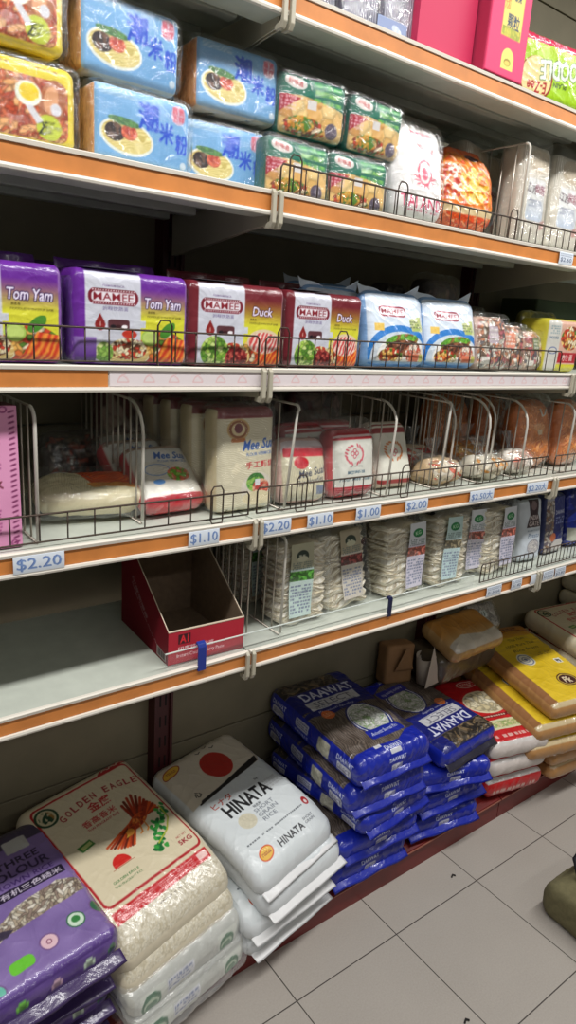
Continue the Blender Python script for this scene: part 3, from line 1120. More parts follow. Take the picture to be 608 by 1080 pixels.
A = Art(78, 140, 1.5, (120, 112, 128))
A.strands(A.all(), (54, 50, 70), (190, 188, 200), 90, 5.2, 1.6, 5, 24)
A.mott(A.all(), 22, 12, 3)
ps = grp_root('clear_straw_pack', 'clear pack of pale strips standing on the topmost shelf, nearest the bracket', 'pack', 'clear packs on the topmost shelf', (.775, 1.060, Z5), (0, 0, R(-3)))
softbox('strip_bundle', .078, .14, .10, A, P_SATIN, side=(110, 104, 122), r=(.006, .006, .006), wr=.001, seed=3, parent=ps)
softbox('outer_film', .088, .15, .108, None, FILM, r=(.008, .008, .008), wr=.003, wf=90, seed=64, parent=ps)
dup(ps, (.868, 1.060, Z5), (0, 0, 0), 'clear pack of pale strips on the topmost shelf, middle of three')
dup(ps, (.950, 1.055, Z5), (0, 0, R(2)), 'clear pack of pale strips on the topmost shelf, touching the magenta box')
A = Art(70, 32, 1.4, (136, 150, 186))
A.cells(A.ell(46, 18, 12, 6, -20), [(220, 226, 236), (190, 200, 220)], 4, 3, 1.3, 0)
o = sheet('film_label', .070, .032, A, P_CARD, None)  # sheet standing in for the label area on the packs' film
o.location = (.930, .998, Z5)
tag(o, 'pale blue label area of the film at the foot of the clear packs, topmost shelf', 'card')

# ================================================================== MIDDLE SHELF (level 3)
Z3 = TOPS[3]+.001


def mamee_art(base, dark, name, seed):
    A = Art(188, 134, 1.25, base)
    A.mott(A.all(), 6, 20, seed)
    A.grad(A.rrect(104, -20, 180, 120, 6), (216, 214, 60), base, 70, 112)
    A.put(A.rect(104, 0, 180, 70), (216, 214, 60))
    A.put(A.poly([(18, 0), (18, 134), (104, 134), (104, 0)]), (204, 206, 218))
    # food along the foot
    salad(A, A.ell(142, 18, 46, 34), 8, seed+1)
    A.strands(A.ell(84, 18, 34, 22), (214, 180, 110), (240, 220, 160), 20, 4, 5, seed, 9)
    A.cells(A.ell(84, 24, 30, 16), [(232, 210, 150), (240, 226, 190), (120, 70, 50), (200, 70, 50)], 5, seed+4, 1.3, .3)
    A.strands(A.poly([(120, 0), (150, 44), (182, 40), (182, 0)]), (206, 60, 40), (240, 150, 60), 62, 9, 3, seed+3, 12)
    if name == 'Tom Yam':
        A.put(A.ell(120, 42, 15, 12), (168, 200, 90))
        A.put(A.ell(120, 42, 12, 9), (196, 218, 120))
        A.put(A.ell(150, 54, 16, 8, 40), (76, 140, 50))
        A.cells(A.ell(46, 18, 14, 16), [(210, 226, 150), (150, 190, 90), (120, 170, 70)], 7, seed+5, 1.6, .3)
        A.put(A.ell(86, 46, 12, 6), (200, 60, 44))
        A.grad(A.rect(0, 0, 34, 40), dark, (150, 120, 190), 0, 40)
    else:
        A.cells(A.ell(50, 24, 26, 26), [(170, 206, 90), (120, 170, 60), (206, 226, 140), (90, 140, 50)], 7, seed+5, 1.3, .3)
        A.cells(A.ell(92, 14, 22, 20), [(150, 40, 44), (110, 30, 36), (200, 90, 80)], 5, seed+8, 1.3, .3)
        A.put(A.ell(146, 44, 34, 20), (226, 204, 170))
        A.strands(A.ell(146, 42, 31, 17), (206, 60, 60), (244, 226, 214), 70, 8, 3, seed, 9)
    # brand panel
    m = A.rrect(22, 86, 100, 108, 10)
    A.put(m, (120, 28, 44))
    for k in range(17):
        for yy in (88.2, 105.8):
            A.put(A.ell(29+k*4, yy, 1.1, 1.1), (222, 210, 214))
    A.put(A.rrect(27, 90.3, 95, 103.7, 5), (226, 218, 224))
    A.txt('MAMEE', 61, 97, 10.5, (130, 24, 40), 0, .5, 62)
    A.txt('\u5988\u54aa\u5feb\u719f\u9762', 64, 81, 6, (120, 110, 150), 0, .8, 40)
    A.txt('PREMIUM PACK', 61, 112, 3, (110, 90, 130), 0, .6, 34)
    A.put(A.ell(40, 58, 8, 8), (140, 36, 36))
    A.put(A.poly([(33, 62), (40, 74), (47, 62)]), (140, 36, 36))
    A.txt('1', 40, 59, 7, (226, 200, 190), 0, 1)
    A.put(A.rrect(52, 52, 86, 66, 4), (90, 50, 56))
    for k in range(3):
        A.put(A.ell(60+k*9, 56, 4.6, 2.8), ((30, 24, 30), (60, 30, 34), (236, 232, 236))[k])
    A.put(A.rect(92, 54, 104, 66) | A.rect(104, 56, 112, 66), (206, 210, 220))
    # flavour panel
    A.txt(name, 141, 92, 15 if name == 'Tom Yam' else 14, (232, 224, 244), 0, 2, 62 if name == 'Tom Yam' else 40, tuple(int(v*.7) for v in dark), 1.1, .15)
    A.txt('\u4e1c\u708e\u5473', 122, 79, 4, (70, 60, 20), 0, 1)
    A.txt('NOODLES WITH SOUP BASE', 144, 73, 3, (90, 80, 30), 0, .8, 58)
    A.put(A.rect(180, 0, 188, 134), (196, 190, 200), .4)
    return A


def mamee_pack(base, dark, name, seed, label, group, loc, rz):
    r = grp_root('noodle_multipack', label, 'noodles', group, loc, (0, 0, rz))
    softbox('wrapper', .186, .134, .095, mamee_art(base, dark, name, seed), P_GLOSS, side=base, top=base, r=(.010, .012, .016), bulge=.05, wr=.0018, wf=55, seed=seed, parent=r)
    # paper band over the top
    A = Art(86, 92, 2, (206, 208, 220))
    A.txt('MAMEE', 43, 30, 9, (150, 120, 140), 0, .5, 50)
    A.lines_of_print(24, 58, 62, 68, 2, (130, 120, 150), 4)
    s = sheet('paper_band', .086, .092, A, P_CARD, r, fn=lambda P: np.stack([P[:, 0], -P[:, 2], .0026+.0025*np.sin(P[:, 0]*60)*0+P[:, 2]*0], 1))
    s.location = (-.033, .046, .133)
    # crimped end
    e = sheet('crimped_seal', .170, .020, tuple(int(v*.8) for v in base), P_GLOSS, r, fn=lambda P: np.stack([P[:, 0], P[:, 1]+.006*np.sin(P[:, 0]*90)*P[:, 2]/.02+.4*P[:, 2], P[:, 2]], 1), nx=40, ny=4)
    e.location = (.0, .047, .130)
    softbox('side_film', .196, .126, .088, None, FILM, r=(.012, .014, .014), wr=.004, wf=90, seed=seed+2, parent=r)
    return r


ty = mamee_pack((104, 40, 150), (60, 20, 100), 'Tom Yam', 3, 'purple and yellow noodle multipack, the full one second from the left edge', 'purple noodle multipacks', (.456, 1.040, Z3), R(1))
dup(ty, (.258, 1.040, Z3), (0, 0, R(-1)), 'purple and yellow noodle multipack cut off by the left picture edge')
dup(ty, (.350, 1.160, Z3), (0, 0, R(3)), 'purple noodle multipack in the second row, in the gap between the front purple packs')
dk = mamee_pack((112, 34, 44), (90, 16, 30), 'Duck', 11, 'maroon and yellow noodle multipack next to the purple one', 'maroon noodle multipacks', (.643, 1.040, Z3), R(-1))
dup(dk, (.836, 1.050, Z3), (0, 0, R(2)), 'maroon and yellow noodle multipack beside the pale blue pouches')
dup(dk, (.715, 1.165, Z3), (0, 0, R(-3)), 'maroon noodle multipack in the second row behind the two front maroon packs')

A = Art(175, 170, 1.4, (206, 218, 232))
A.mott(A.all(), 7, 22, 5)
A.put(A.ell(90, 30, 92, 66), (40, 120, 196))
A.put(A.ell(90, 20, 84, 62), (196, 206, 214))
A.put(A.ell(92, 24, 70, 50), (226, 224, 220))
A.cells(A.ell(92, 62, 48, 15, 8), [(90, 160, 50), (120, 186, 60), (150, 110, 60)], 8, 4, 1.6, .3)
A.cells(A.ell(92, 46, 50, 18, 6), [(120, 70, 50), (150, 96, 66), (80, 50, 40)], 9, 6, 1.6, .3)
salad(A, A.ell(60, 28, 34, 18), 7, 6)
A.cells(A.ell(124, 34, 24, 22), [(214, 150, 120), (232, 190, 170), (200, 90, 70), (240, 226, 210)], 6, 9, 1.4, .3)
A.put(A.rect(112, 8, 140, 34), (214, 120, 90))
A.put(A.rect(142, 8, 158, 34), (206, 200, 110))
A.grad(A.rect(0, 0, 175, 16), (40, 110, 190), (150, 180, 210), 0, 16)
A.put(A.rrect(35, 114, 109, 136, 8), (150, 36, 56))
A.put(A.rrect(38, 117, 106, 133, 5), (226, 224, 230))
A.txt('MAMEE', 72, 125, 10.5, (140, 28, 48), 0, .5, 62)
A.cells(A.poly([(116, 110), (150, 118), (160, 84), (124, 84)]), [(196, 206, 130), (206, 214, 160), (170, 190, 110)], 7, 6, 1.3, .1)
A.lines_of_print(118, 90, 150, 108, 3, (110, 120, 90), 4)
A.put(A.rect(20, 82, 44, 98), (226, 190, 90))
pb = grp_root('noodle_pouch', 'pale blue and white noodle pouch standing in the middle shelf, centre of three', 'noodles', 'pale blue noodle pouches', (1.032, 1.035, Z3), (R(-4), 0, 0))
softbox('pouch', .172, .150, .085, A, P_GLOSS, side=(120, 160, 206), r=(.03, .036, .022), bulge=.1, wr=.0030, wf=50, seed=73, parent=pb, taper=.65)


def horn(P):
    x = P[:, 0]/.085
    z = P[:, 2]*(.18+.9*np.abs(x)**2.2+.10*np.sin(x*9))
    return np.stack([P[:, 0], P[:, 1]+.012*np.sin(x*5)*P[:, 2]/.04, z], 1)


e = sheet('crimped_seal', .160, .024, (214, 226, 238), P_GLOSS, pb, fn=horn, nx=40, ny=8)
e.location = (0, 0, .143)
dup(pb, (.902, 1.065, Z3), (R(-4), 0, R(8)), 'pale blue and white noodle pouch partly behind the maroon pack')
dup(pb, (1.205, 1.040, Z3), (R(-5), 0, R(-3)), 'rightmost pale blue noodle pouch, next to the mixed snack packs')
dup(pb, (.955, 1.170, Z3+.012), (R(-4), 0, R(-6)), 'pale blue noodle pouch in the second row, only its corner rising behind the front ones')

A = Art(120, 88, 1.8, (70, 50, 46))
A.cells(A.all(), [(92, 66, 56), (60, 44, 42), (120, 90, 78), (80, 50, 44), (140, 116, 104)], 11, 5, 1.5, .5)
o = grp_root('dark_snack_bag', 'dark clear bag of brown pieces at the back, above the pale blue pouches', 'bag', None, (1.352, 1.215, Z3), (0, 0, R(-3)))
softbox('contents', .12, .20, .08, A, P_SATIN, side=(70, 54, 48), r=(.03, .03, .03), bulge=.1, wr=.008, wf=80, seed=3, parent=o)
softbox('outer_film', .135, .215, .09, None, FILM, r=(.03, .03, .03), wr=.006, wf=60, seed=8, parent=o)
o = grp_root('dark_snack_bag', 'dim grey clear bag left of the brown one at the back, middle shelf', 'bag', None, (1.225, 1.245, Z3), (0, 0, R(4)))
A = Art(90, 180, 2.5, (80, 76, 74))
A.cells(A.all(), [(92, 86, 82), (60, 56, 56), (110, 104, 98)], 14, 5, 1.5, .4)
softbox('contents', .09, .18, .06, A, P_SATIN, side=(80, 74, 70), r=(.02, .02, .02), wr=.006, wf=80, seed=4, parent=o)

# mixed clear snack packs, pink and cream pieces
for i, (x, y, z, w, h, rz, lab, sd) in enumerate([
        (1.345, 1.030, 0, .115, .120, 3, 'clear snack pack with pink and cream pieces next to the pale blue pouch', 3),
        (1.440, 1.050, 0, .110, .105, -8, 'clear snack pack with orange and cream pieces, middle of the three', 7),
        (1.530, 1.045, 0, .085, .095, 5, 'clear snack pack with green and cream pieces beside the lettered white pack', 9),
        (1.400, 1.135, 0, .130, .135, 12, 'pink and brown snack pack behind the three front snack packs', 12)]):
    A = Art(w*1000, h*1000, 1.8, (206, 180, 160))
    A.cells(A.all(), [(214, 150, 120), (232, 206, 184), (170, 90, 80), (200, 130, 90), (226, 220, 206), (120, 96, 76), (190, 100, 110), (100, 96, 100)], 9, sd, 1.6, .35)
    A.put(A.rrect(w*300, h*500, w*620, h*820, 5), ((196, 180, 190), (226, 140, 110), (90, 110, 80), (170, 80, 90))[i])
    A.lines_of_print(w*340, h*540, w*600, h*780, 3, (232, 226, 220), sd)
    A.put(A.rect(w*100, h*120, w*350, h*260), (178, 40, 50) if i == 1 else (220, 214, 206))
    o = grp_root('snack_pack', lab, 'snack', 'mixed clear snack packs', (x, y, Z3+z), (R(-5), 0, R(rz)))
    softbox('contents', w, h, .06, A, P_GLOSS, side=(196, 160, 140), r=(.02, .025, .02), bulge=.15, wr=.005, wf=90, seed=sd, parent=o, taper=.3)
    softbox('outer_film', w*1.1, h*1.08, .066, None, FILM, r=(.02, .025, .02), wr=.005, wf=80, seed=sd+1, parent=o)

A = Art(150, 135, 1.7, (206, 204, 196))
A.put(A.rect(50, 0, 150, 22), (206, 200, 40))
A.put(A.rect(50, 22, 150, 135), (214, 170, 150))
salad(A, A.ell(100, 88, 46, 30), 9, 3)
A.put(A.rect(52, 26, 150, 52), (176, 30, 44))
A.txt('\u65b9\u4fbf\u9762', 96, 39, 17, (236, 220, 210), 0, 2)
A.txt('NOODLE', 25, 88, 6, (60, 90, 120), 0, 1, 36)
A.put(A.ell(25, 56, 18, 9) & ~A.ell(25, 56, 15, 7), (70, 90, 150))
A.lines_of_print(8, 96, 44, 118, 4, (110, 140, 150), 4)
o = grp_root('noodle_multipack', 'white noodle pack with red band and yellow foot, right end of middle shelf', 'noodles', None, (1.630, 1.055, Z3), (0, 0, R(2)))
softbox('wrapper', .15, .130, .09, A, P_GLOSS, side=(200, 190, 60), r=(.012, .014, .016), bulge=.06, wr=.002, seed=5, parent=o)
A = Art(240, 90, 3, (60, 76, 50))
A.put(A.rect(0, 40, 240, 62), (40, 90, 52))
A.lines_of_print(20, 44, 200, 58, 1, (150, 170, 120), 4)
o = grp_root('green_carton', 'dim green carton at the back of the middle shelf near the right edge', 'box', None, (1.855, 1.235, Z3))
softbox('carton_body', .24, .185, .12, A, P_CARD, side=(60, 70, 46), r=(.003, .003, .003), parent=o)
A = Art(150, 90, 3, (120, 116, 60))
A.cells(A.all(), [(160, 150, 50), (90, 96, 50), (190, 180, 70)], 30, 5, 1.5, .2)
o = grp_root('yellow_snack_pack', 'olive and yellow pack lying behind the lettered white pack, middle shelf', 'snack', None, (1.72, 1.16, Z3), (0, 0, R(-6)))
softbox('wrapper', .15, .15, .05, A, P_GLOSS, side=(120, 116, 60), r=(.02, .02, .02), wr=.006, seed=6, parent=o, taper=.5)

# ================================================================== NOODLE SHELF (level 2)
Z2 = TOPS[2]+.001
A = Art(118, 208, 1.4, (222, 150, 190))
A.mott(A.all(), 5, 30, 2)
for k in range(26):
    A.put(A.line([(106, 8+k*7.6), (112, 10+k*7.6)], 2.6), (120, 40, 90))
A.put(A.ell(98, 202, 6, 5) & ~A.ell(98, 202, 4, 3), (140, 50, 110))
A.put(A.ell(106, 8, 5, 5) & ~A.ell(106, 8, 3, 3), (140, 50, 110))
A.txt('\u6613', 74, 128, 20, (110, 30, 50), 0, 3)
A.txt('\u6c34', 86, 96, 16, (110, 30, 50), 0, 3)
A.lines_of_print(84, 22, 90, 60, 8, (150, 60, 120), 6)
A.lines_of_print(86, 110, 92, 170, 10, (150, 60, 120), 8)
S = Art(60, 208, 3, (104, 28, 44))
o = grp_root('pink_carton', 'tall pink carton with maroon sides cut off by the left picture edge', 'box', None, (.224, 1.020, Z2), (R(-2.0), 0, R(0)))
softbox('carton_body', .118, .206, .06, A, P_CARD, left=S, right=S, side=(104, 28, 44), top=(104, 28, 44), r=(.0015, .0015, .0015), parent=o)


def fine_noodle(w, h, pitch, seed, c0=(196, 184, 150), c1=(236, 230, 206), ang=4, per=3.2):
    A = Art(w, h, pitch, c1)
    A.strands(A.all(), c0, c1, ang, per, 4, seed, 22)
    return A


# flat bundle lying down
A = fine_noodle(190, 95, 1.6, 3, (206, 190, 146), (238, 230, 196), 82, 4.0)
A.strands(A.poly([(64, 96), (100, 36), (191, 40), (191, 96)]), (200, 50, 30), (236, 120, 40), 24, 5, 4, 4, 14)
A.put(A.poly([(90, 40), (100, 28), (191, 30), (191, 42)]), (226, 150, 60))
A.put(A.rect(0, 80, 60, 92), (214, 216, 222))
A.lines_of_print(0, 82, 60, 92, 2, (190, 90, 70), 4)
A.mott(A.all(), 12, 12, 4)
o = grp_root('wheat_noodle_bundle', 'flat clear-wrapped bundle of cream wheat noodles with orange print, lying beyond the fence', 'noodles', None, (.425, 1.105, Z2+.020), (R(20), 0, R(-12)))
softbox('noodle_slab', .180, .095, .048, A, P_SATIN, side=(214, 202, 166), r=(.04, .022, .03), bulge=.10, wr=.006, wf=60, seed=14, parent=o, lie=True, pinch=.1)
softbox('outer_film', .196, .110, .054, None, FILM, r=(.03, .024, .02), wr=.005, wf=70, seed=15, parent=o, lie=True)

# dark bags at the back of the left bay
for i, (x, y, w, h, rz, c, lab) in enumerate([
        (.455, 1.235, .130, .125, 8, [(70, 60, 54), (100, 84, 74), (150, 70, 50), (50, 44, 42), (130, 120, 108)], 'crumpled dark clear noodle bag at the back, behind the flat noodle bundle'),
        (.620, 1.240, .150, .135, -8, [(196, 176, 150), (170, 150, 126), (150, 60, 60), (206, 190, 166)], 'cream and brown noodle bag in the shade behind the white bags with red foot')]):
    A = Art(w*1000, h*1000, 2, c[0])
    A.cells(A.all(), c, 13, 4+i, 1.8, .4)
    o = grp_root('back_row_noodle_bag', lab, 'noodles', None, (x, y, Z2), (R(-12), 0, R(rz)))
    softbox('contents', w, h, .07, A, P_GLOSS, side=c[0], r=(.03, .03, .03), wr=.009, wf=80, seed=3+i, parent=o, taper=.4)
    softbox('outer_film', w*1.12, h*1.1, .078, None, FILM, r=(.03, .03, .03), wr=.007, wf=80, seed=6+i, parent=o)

# white bags with blue lettering and red foot (leaning on each other)
A = Art(140, 150, 1.5, (222, 220, 214))
A.strands(A.rect(0, 20, 140, 100), (206, 200, 186), (230, 226, 216), 10, 4, 5, 3)
A.mott(A.all(), 10, 16, 6)
A.put(A.rect(0, 0, 140, 22), (176, 30, 46))
A.put(A.rect(0, 132, 140, 150), (196, 170, 150))
A.txt('Mee Sua', 92, 112, 17, (50, 96, 176), -4, 1.8, 66, None, 1, .25)
A.txt('FLOUR VERMICELLI', 92, 98, 5, (80, 110, 170), -4, .6, 60)
A.put(A.ell(52, 80, 26, 14) & ~A.ell(52, 80, 24, 12), (120, 150, 200))
A.put(A.ell(46, 52, 12, 6), (90, 140, 200))
A.cells(A.ell(92, 66, 24, 16), [(110, 180, 60), (226, 120, 90), (236, 170, 140), (150, 200, 80)], 7, 4, 1.5, .2)
ml = grp_root('vermicelli_bag', 'white noodle bag with blue lettering and red foot tilted behind the fence, frontmost of three', 'noodles', 'white and red noodle bags left of the bracket', (.560, 1.040, Z2+.012), (R(-48), 0, R(4)))
softbox('bag', .132, .135, .046, A, P_GLOSS, side=(196, 60, 66), r=(.028, .022, .024), bulge=.12, wr=.003, wf=60, seed=21, parent=ml)
softbox('outer_film', .144, .150, .050, None, FILM, r=(.03, .024, .024), wr=.005, wf=70, seed=22, parent=ml)
dup(ml, (.548, 1.105, Z2+.012), (R(-46), 0, R(8)), 'white noodle bag with red foot leaning behind the first, second of three')
dup(ml, (.560, 1.170, Z2+.012), (R(-44), 0, R(0)), 'white noodle bag with red foot deepest in the shade, third of three')

# tall thin-noodle bag
A = fine_noodle(135, 196, 1.3, 5, (204, 192, 156), (240, 234, 212), -14, 3.6)
A.put(A.rect(0, 176, 135, 196), (120, 26, 34))
A.put(A.ell(46, 156, 25, 19), (206, 170, 110))
A.put(A.ell(46, 156, 21, 16), (150, 90, 50))
A.put(A.ell(46, 156, 15, 12), (226, 206, 160))
A.put(A.ell(46, 158, 9, 9), (120, 50, 60))
A.put(A.rrect(30, 133, 62, 140, 3), (196, 120, 60))
A.txt('Mee Sua', 94, 128, 19, (36, 90, 178), 4, 2.2, 72, None, 1, .25)
A.txt('FLOUR VERMICELLI', 98, 110, 6, (60, 96, 170), 3, 1, 66)
A.txt('\u624b\u5de5\u9eb5\u7dda', 98, 90, 13, (196, 36, 46), 3, 1.6, 68)
A.put(A.ell(92, 44, 38, 30), (226, 216, 200))
A.cells(A.ell(88, 56, 22, 18), [(90, 170, 60), (150, 200, 90), (60, 130, 50)], 8, 3, 1.6, .2)
A.cells(A.ell(100, 46, 20, 16), [(206, 60, 50), (232, 120, 90), (240, 180, 150)], 7, 5, 1.4, .2)
A.strands(A.ell(92, 26, 34, 14), (220, 200, 150), (244, 236, 208), 20, 3, 3, 7)
A.put(A.rect(86, 50, 98, 62), (232, 232, 236))
tm = grp_root('vermicelli_bag', 'tall bag of fine cream noodles, blue script and noodle bowl picture facing out', 'noodles', 'tall bags of fine cream noodles', (.690, 1.040, Z2), (R(-3), 0, R(1)))
softbox('noodle_slab', .128, .192, .056, A, P_GLOSS, side=(206, 190, 150), top=(130, 30, 40), r=(.016, .020, .016), bulge=.08, wr=.002, wf=55, seed=31, parent=tm)
softbox('outer_film', .142, .200, .062, None, FILM, r=(.02, .024, .016), wr=.005, wf=70, seed=32, parent=tm)
dup(tm, (.676, 1.106, Z2), (R(-3), 0, R(2)), 'tall bag of fine cream noodles in the second row, edge visible beside the front one')
dup(tm, (.668, 1.172, Z2), (R(-3), 0, R(1)), 'tall bag of fine cream noodles in the third row, only a strip showing')
dup(tm, (.664, 1.238, Z2), (R(-3), 0, R(3)), 'tall bag of fine cream noodles farthest back against the panel')

# red topped bag with chicken mark
A = fine_noodle(135, 130, 1.4, 7, (186, 176, 140), (230, 224, 200), 96, 3.6)
A.put(A.rect(0, 100, 135, 130), (222, 210, 214))
A.put(A.rect(4, 92, 131, 108), (198, 36, 52))
for k in range(30):
    A.put(A.rect(8+k*4, 104, 10+k*4, 112), (198, 36, 52))
A.cells(A.ell(52, 80, 20, 12), [(198, 36, 52), (220, 80, 80)], 8, 3, 1.7, .1)
A.txt('Mee Suah', 84, 62, 15, (60, 66, 90), 8, 1.4, 80, None, 1, .2)
A.txt('Thin Noodles', 74, 44, 12, (70, 76, 90), 8, 1, 78, None, 1, .2)
A.put(A.rect(92, 16, 122, 34), (120, 130, 150))
o = grp_root('vermicelli_bag', 'clear noodle bag with red fringed band and dark script, right of the square divider', 'noodles', None, (.828, 1.035, Z2), (R(-10), R(3), R(5)))
softbox('bag', .128, .128, .060, A, P_GLOSS, side=(206, 170, 160), r=(.026, .026, .024), bulge=.12, wr=.003, wf=60, seed=41, parent=o, taper=.3)
softbox('outer_film', .150, .152, .066, None, FILM, r=(.03, .028, .024), wr=.007, wf=60, seed=42, parent=o, taper=.3)

# white bags with round red wreath
A = Art(128, 150, 1.4, (218, 218, 208))
A.mott(A.all(), 6, 18, 6)
A.put(A.rect(0, 0, 128, 26), (178, 40, 54))
for k in range(4):
    A.put(A.line([(0, 4+k*6), (128, 2+k*6)], 1.6), (206, 110, 116))
A.put(A.rect(0, 126, 128, 150), (176, 30, 44))
A.put(A.rect(0, 132, 128, 138), (226, 200, 200))
for sg in (-1, 1):
    for k in range(8):
        an = R(-70+k*20)
        cx_, cy_ = 58+sg*24*math.cos(an), 94+20*math.sin(an)
        A.put(A.ell(cx_, cy_, 5.5, 2.2, 60*sg+k*8), (206, 96, 110))
for k in range(4):
    A.put(A.ell(58+6*math.cos(k*PI/2), 96+6*math.sin(k*PI/2), 5, 5) & ~A.ell(58+6*math.cos(k*PI/2), 96+6*math.sin(k*PI/2), 3.4, 3.4), (196, 50, 80))
A.txt('\u9e92\u9e9f\u724c\u9eb5\u7dda', 62, 56, 7, (60, 90, 110), 0, 1, 50)
A.txt('Flour Mee Suah', 62, 42, 8, (70, 96, 110), 0, .8, 88, None, 1, .2)
A.txt('NET WT 300g', 62, 68, 3.5, (90, 100, 100), 0, .8, 36)
w1 = grp_root('vermicelli_bag', 'white noodle bag, pink round wreath and red striped foot, behind the $1.00 tag', 'noodles', None, (.958, 1.035, Z2), (R(-8), R(0), R(0)))
softbox('bag', .122, .142, .062, A, P_GLOSS, side=(190, 70, 76), r=(.024, .026, .024), bulge=.12, wr=.0028, wf=55, seed=51, parent=w1)
softbox('outer_film', .136, .165, .066, None, FILM, r=(.026, .028, .022), wr=.006, wf=60, seed=52, parent=w1, taper=.35)
A2 = Art(118, 150, 1.5, (222, 220, 206))
A2.mott(A2.all(), 6, 20, 2)
A2.put(A2.rect(0, 0, 118, 14), (178, 44, 44))
A2.put(A2.rect(0, 118, 118, 130), (150, 60, 60))
A2.put(A2.rect(0, 136, 118, 142), (150, 80, 74))
for sg in (-1, 1):
    for k in range(8):
        an = R(-70+k*20)
        A2.put(A2.ell(60+sg*24*math.cos(an), 78+20*math.sin(an), 5.5, 2.2, 60*sg+k*8), (196, 116, 60))
for k in range(4):
    A2.put(A2.ell(60+6*math.cos(k*PI/2), 76+6*math.sin(k*PI/2), 5, 5) & ~A2.ell(60+6*math.cos(k*PI/2), 76+6*math.sin(k*PI/2), 3.4, 3.4), (196, 60, 70))
w2 = grp_root('vermicelli_bag', 'white noodle bag with a brown wheat wreath and red foot, behind the $2.00 tag', 'noodles', None, (1.104, 1.055, Z2), (R(-22), R(0), R(-2)))
softbox('bag', .118, .150, .062, A2, P_SATIN, side=(206, 190, 170), r=(.024, .026, .024), bulge=.12, wr=.0025, wf=55, seed=61, parent=w2)
d = dup(w1, (.905, 1.130, Z2), (R(-8), 0, R(6)), 'white and red noodle bag in the second row above the red fringed one')
d = dup(w1, (1.000, 1.150, Z2), (R(-8), 0, R(-6)), 'white and red noodle bag in the second row behind the pink wreath bag')
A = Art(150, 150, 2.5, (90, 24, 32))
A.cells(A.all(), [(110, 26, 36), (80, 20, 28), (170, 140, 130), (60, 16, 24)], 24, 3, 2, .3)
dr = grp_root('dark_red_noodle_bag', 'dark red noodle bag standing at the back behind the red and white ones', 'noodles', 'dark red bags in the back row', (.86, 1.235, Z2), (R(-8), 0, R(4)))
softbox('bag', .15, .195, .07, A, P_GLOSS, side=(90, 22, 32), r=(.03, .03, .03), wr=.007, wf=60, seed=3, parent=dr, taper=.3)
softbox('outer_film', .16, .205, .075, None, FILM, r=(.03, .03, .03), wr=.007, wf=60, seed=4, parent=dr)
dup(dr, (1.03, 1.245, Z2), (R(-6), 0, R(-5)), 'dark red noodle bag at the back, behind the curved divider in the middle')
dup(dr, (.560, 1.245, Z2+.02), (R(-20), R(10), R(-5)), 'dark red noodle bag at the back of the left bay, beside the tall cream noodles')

# loose knotted bags between the dividers on the right
specs = [
    (1.255, 1.045, .110, .085, 4, [(222, 206, 176), (232, 220, 200), (206, 176, 136), (206, 90, 60)], 'low clear bag of pale noodles left of the third divider, above the $2.50 tag'),
    (1.265, 1.130, .100, .105, -6, [(206, 70, 60), (232, 150, 120), (226, 206, 180), (236, 226, 214)], 'clear bag with red and cream contents behind the low pale one'),
    (1.420, 1.040, .120, .080, 2, [(210, 196, 170), (190, 176, 150), (222, 214, 196), (222, 150, 60)], 'low clear grey-white bag in front, between the two curved dividers'),
    (1.440, 1.110, .110, .110, -8, [(222, 150, 50), (236, 180, 80), (206, 120, 40), (226, 206, 180)], 'clear bag with golden noodles and knotted top, between the two curved dividers'),
    (1.555, 1.050, .100, .090, 6, [(226, 210, 196), (214, 110, 80), (236, 226, 214), (190, 160, 140)], 'small clear bag of pink and white noodles just right of the last curved divider'),
]
for i, (x, y, w, h, rz, c, lab) in enumerate(specs):
    A = Art(w*1000, h*1000, 1.8, c[0])
    A.cells(A.all(), c, 16, 14+i, 2.0, .2)
    A.mott(A.all(), 18, 9, 5+i)
    o = grp_root('knotted_noodle_bag', lab, 'noodles', 'knotted clear noodle bags on the second shelf', (x, y, Z2), (R(-14), 0, R(rz)))
    softbox('contents', w*1.15, h*.72, .095, A, P_SATIN, side=c[2], r=(.035, .035, .028), bulge=.1, wr=.015, wf=48, seed=13+i, parent=o, taper=.5)
    softbox('outer_film', w*1.22, h*.84, .102, None, FILM, r=(.04, .04, .032), wr=.019, wf=48, seed=13+i, parent=o, taper=.3)

    def knot(P, w=w):
        k = P[:, 2]/.05
        g = .22+.9*np.abs(k-.3)
        return np.stack([P[:, 0]*g, .010*np.sin(P[:, 0]*180+i)*k+P[:, 1], P[:, 2]], 1)
    e = sheet('knotted_top', w*.7, .05, (222, 222, 222), FILM_HAZY, o, fn=knot, nx=30, ny=10)
    e.location = (.01, .01, h*.68)

# orange noodle bags
OR = [(222, 130, 60), (236, 160, 90), (200, 100, 44), (242, 186, 124)]
A = Art(140, 185, 1.7, OR[0])
A.strands(A.all(), (188, 92, 40), (240, 168, 100), 40, 6.5, 16, 6, 20)
A.mott(A.all(), 22, 14, 6)
A.put(A.ell(70, 112, 22, 11), (240, 196, 150), .5)
A.put(A.rect(64, 92, 80, 106), (232, 206, 170))
og = grp_root('orange_noodle_bag', 'large clear bag of orange noodles at the right end of the second shelf', 'noodles', 'clear bags of orange noodles', (1.655, 1.085, Z2), (R(-6), 0, R(0)))
softbox('noodle_mass', .150, .185, .085, A, P_SATIN, side=(206, 116, 56), r=(.045, .04, .05), bulge=.12, wr=.006, wf=80, seed=71, parent=og, taper=.25)
softbox('outer_film', .165, .205, .094, None, FILM, r=(.045, .04, .05), wr=.009, wf=70, seed=72, parent=og)
MB().tube([(-.012, 0, .020), (-.006, -.003, .004), (0, 0, 0), (.006, -.003, .004), (.014, 0, .018)], .0022).build('white_tie', M_WWIRE, og, smooth=True).location = (.0, -.048, .142)
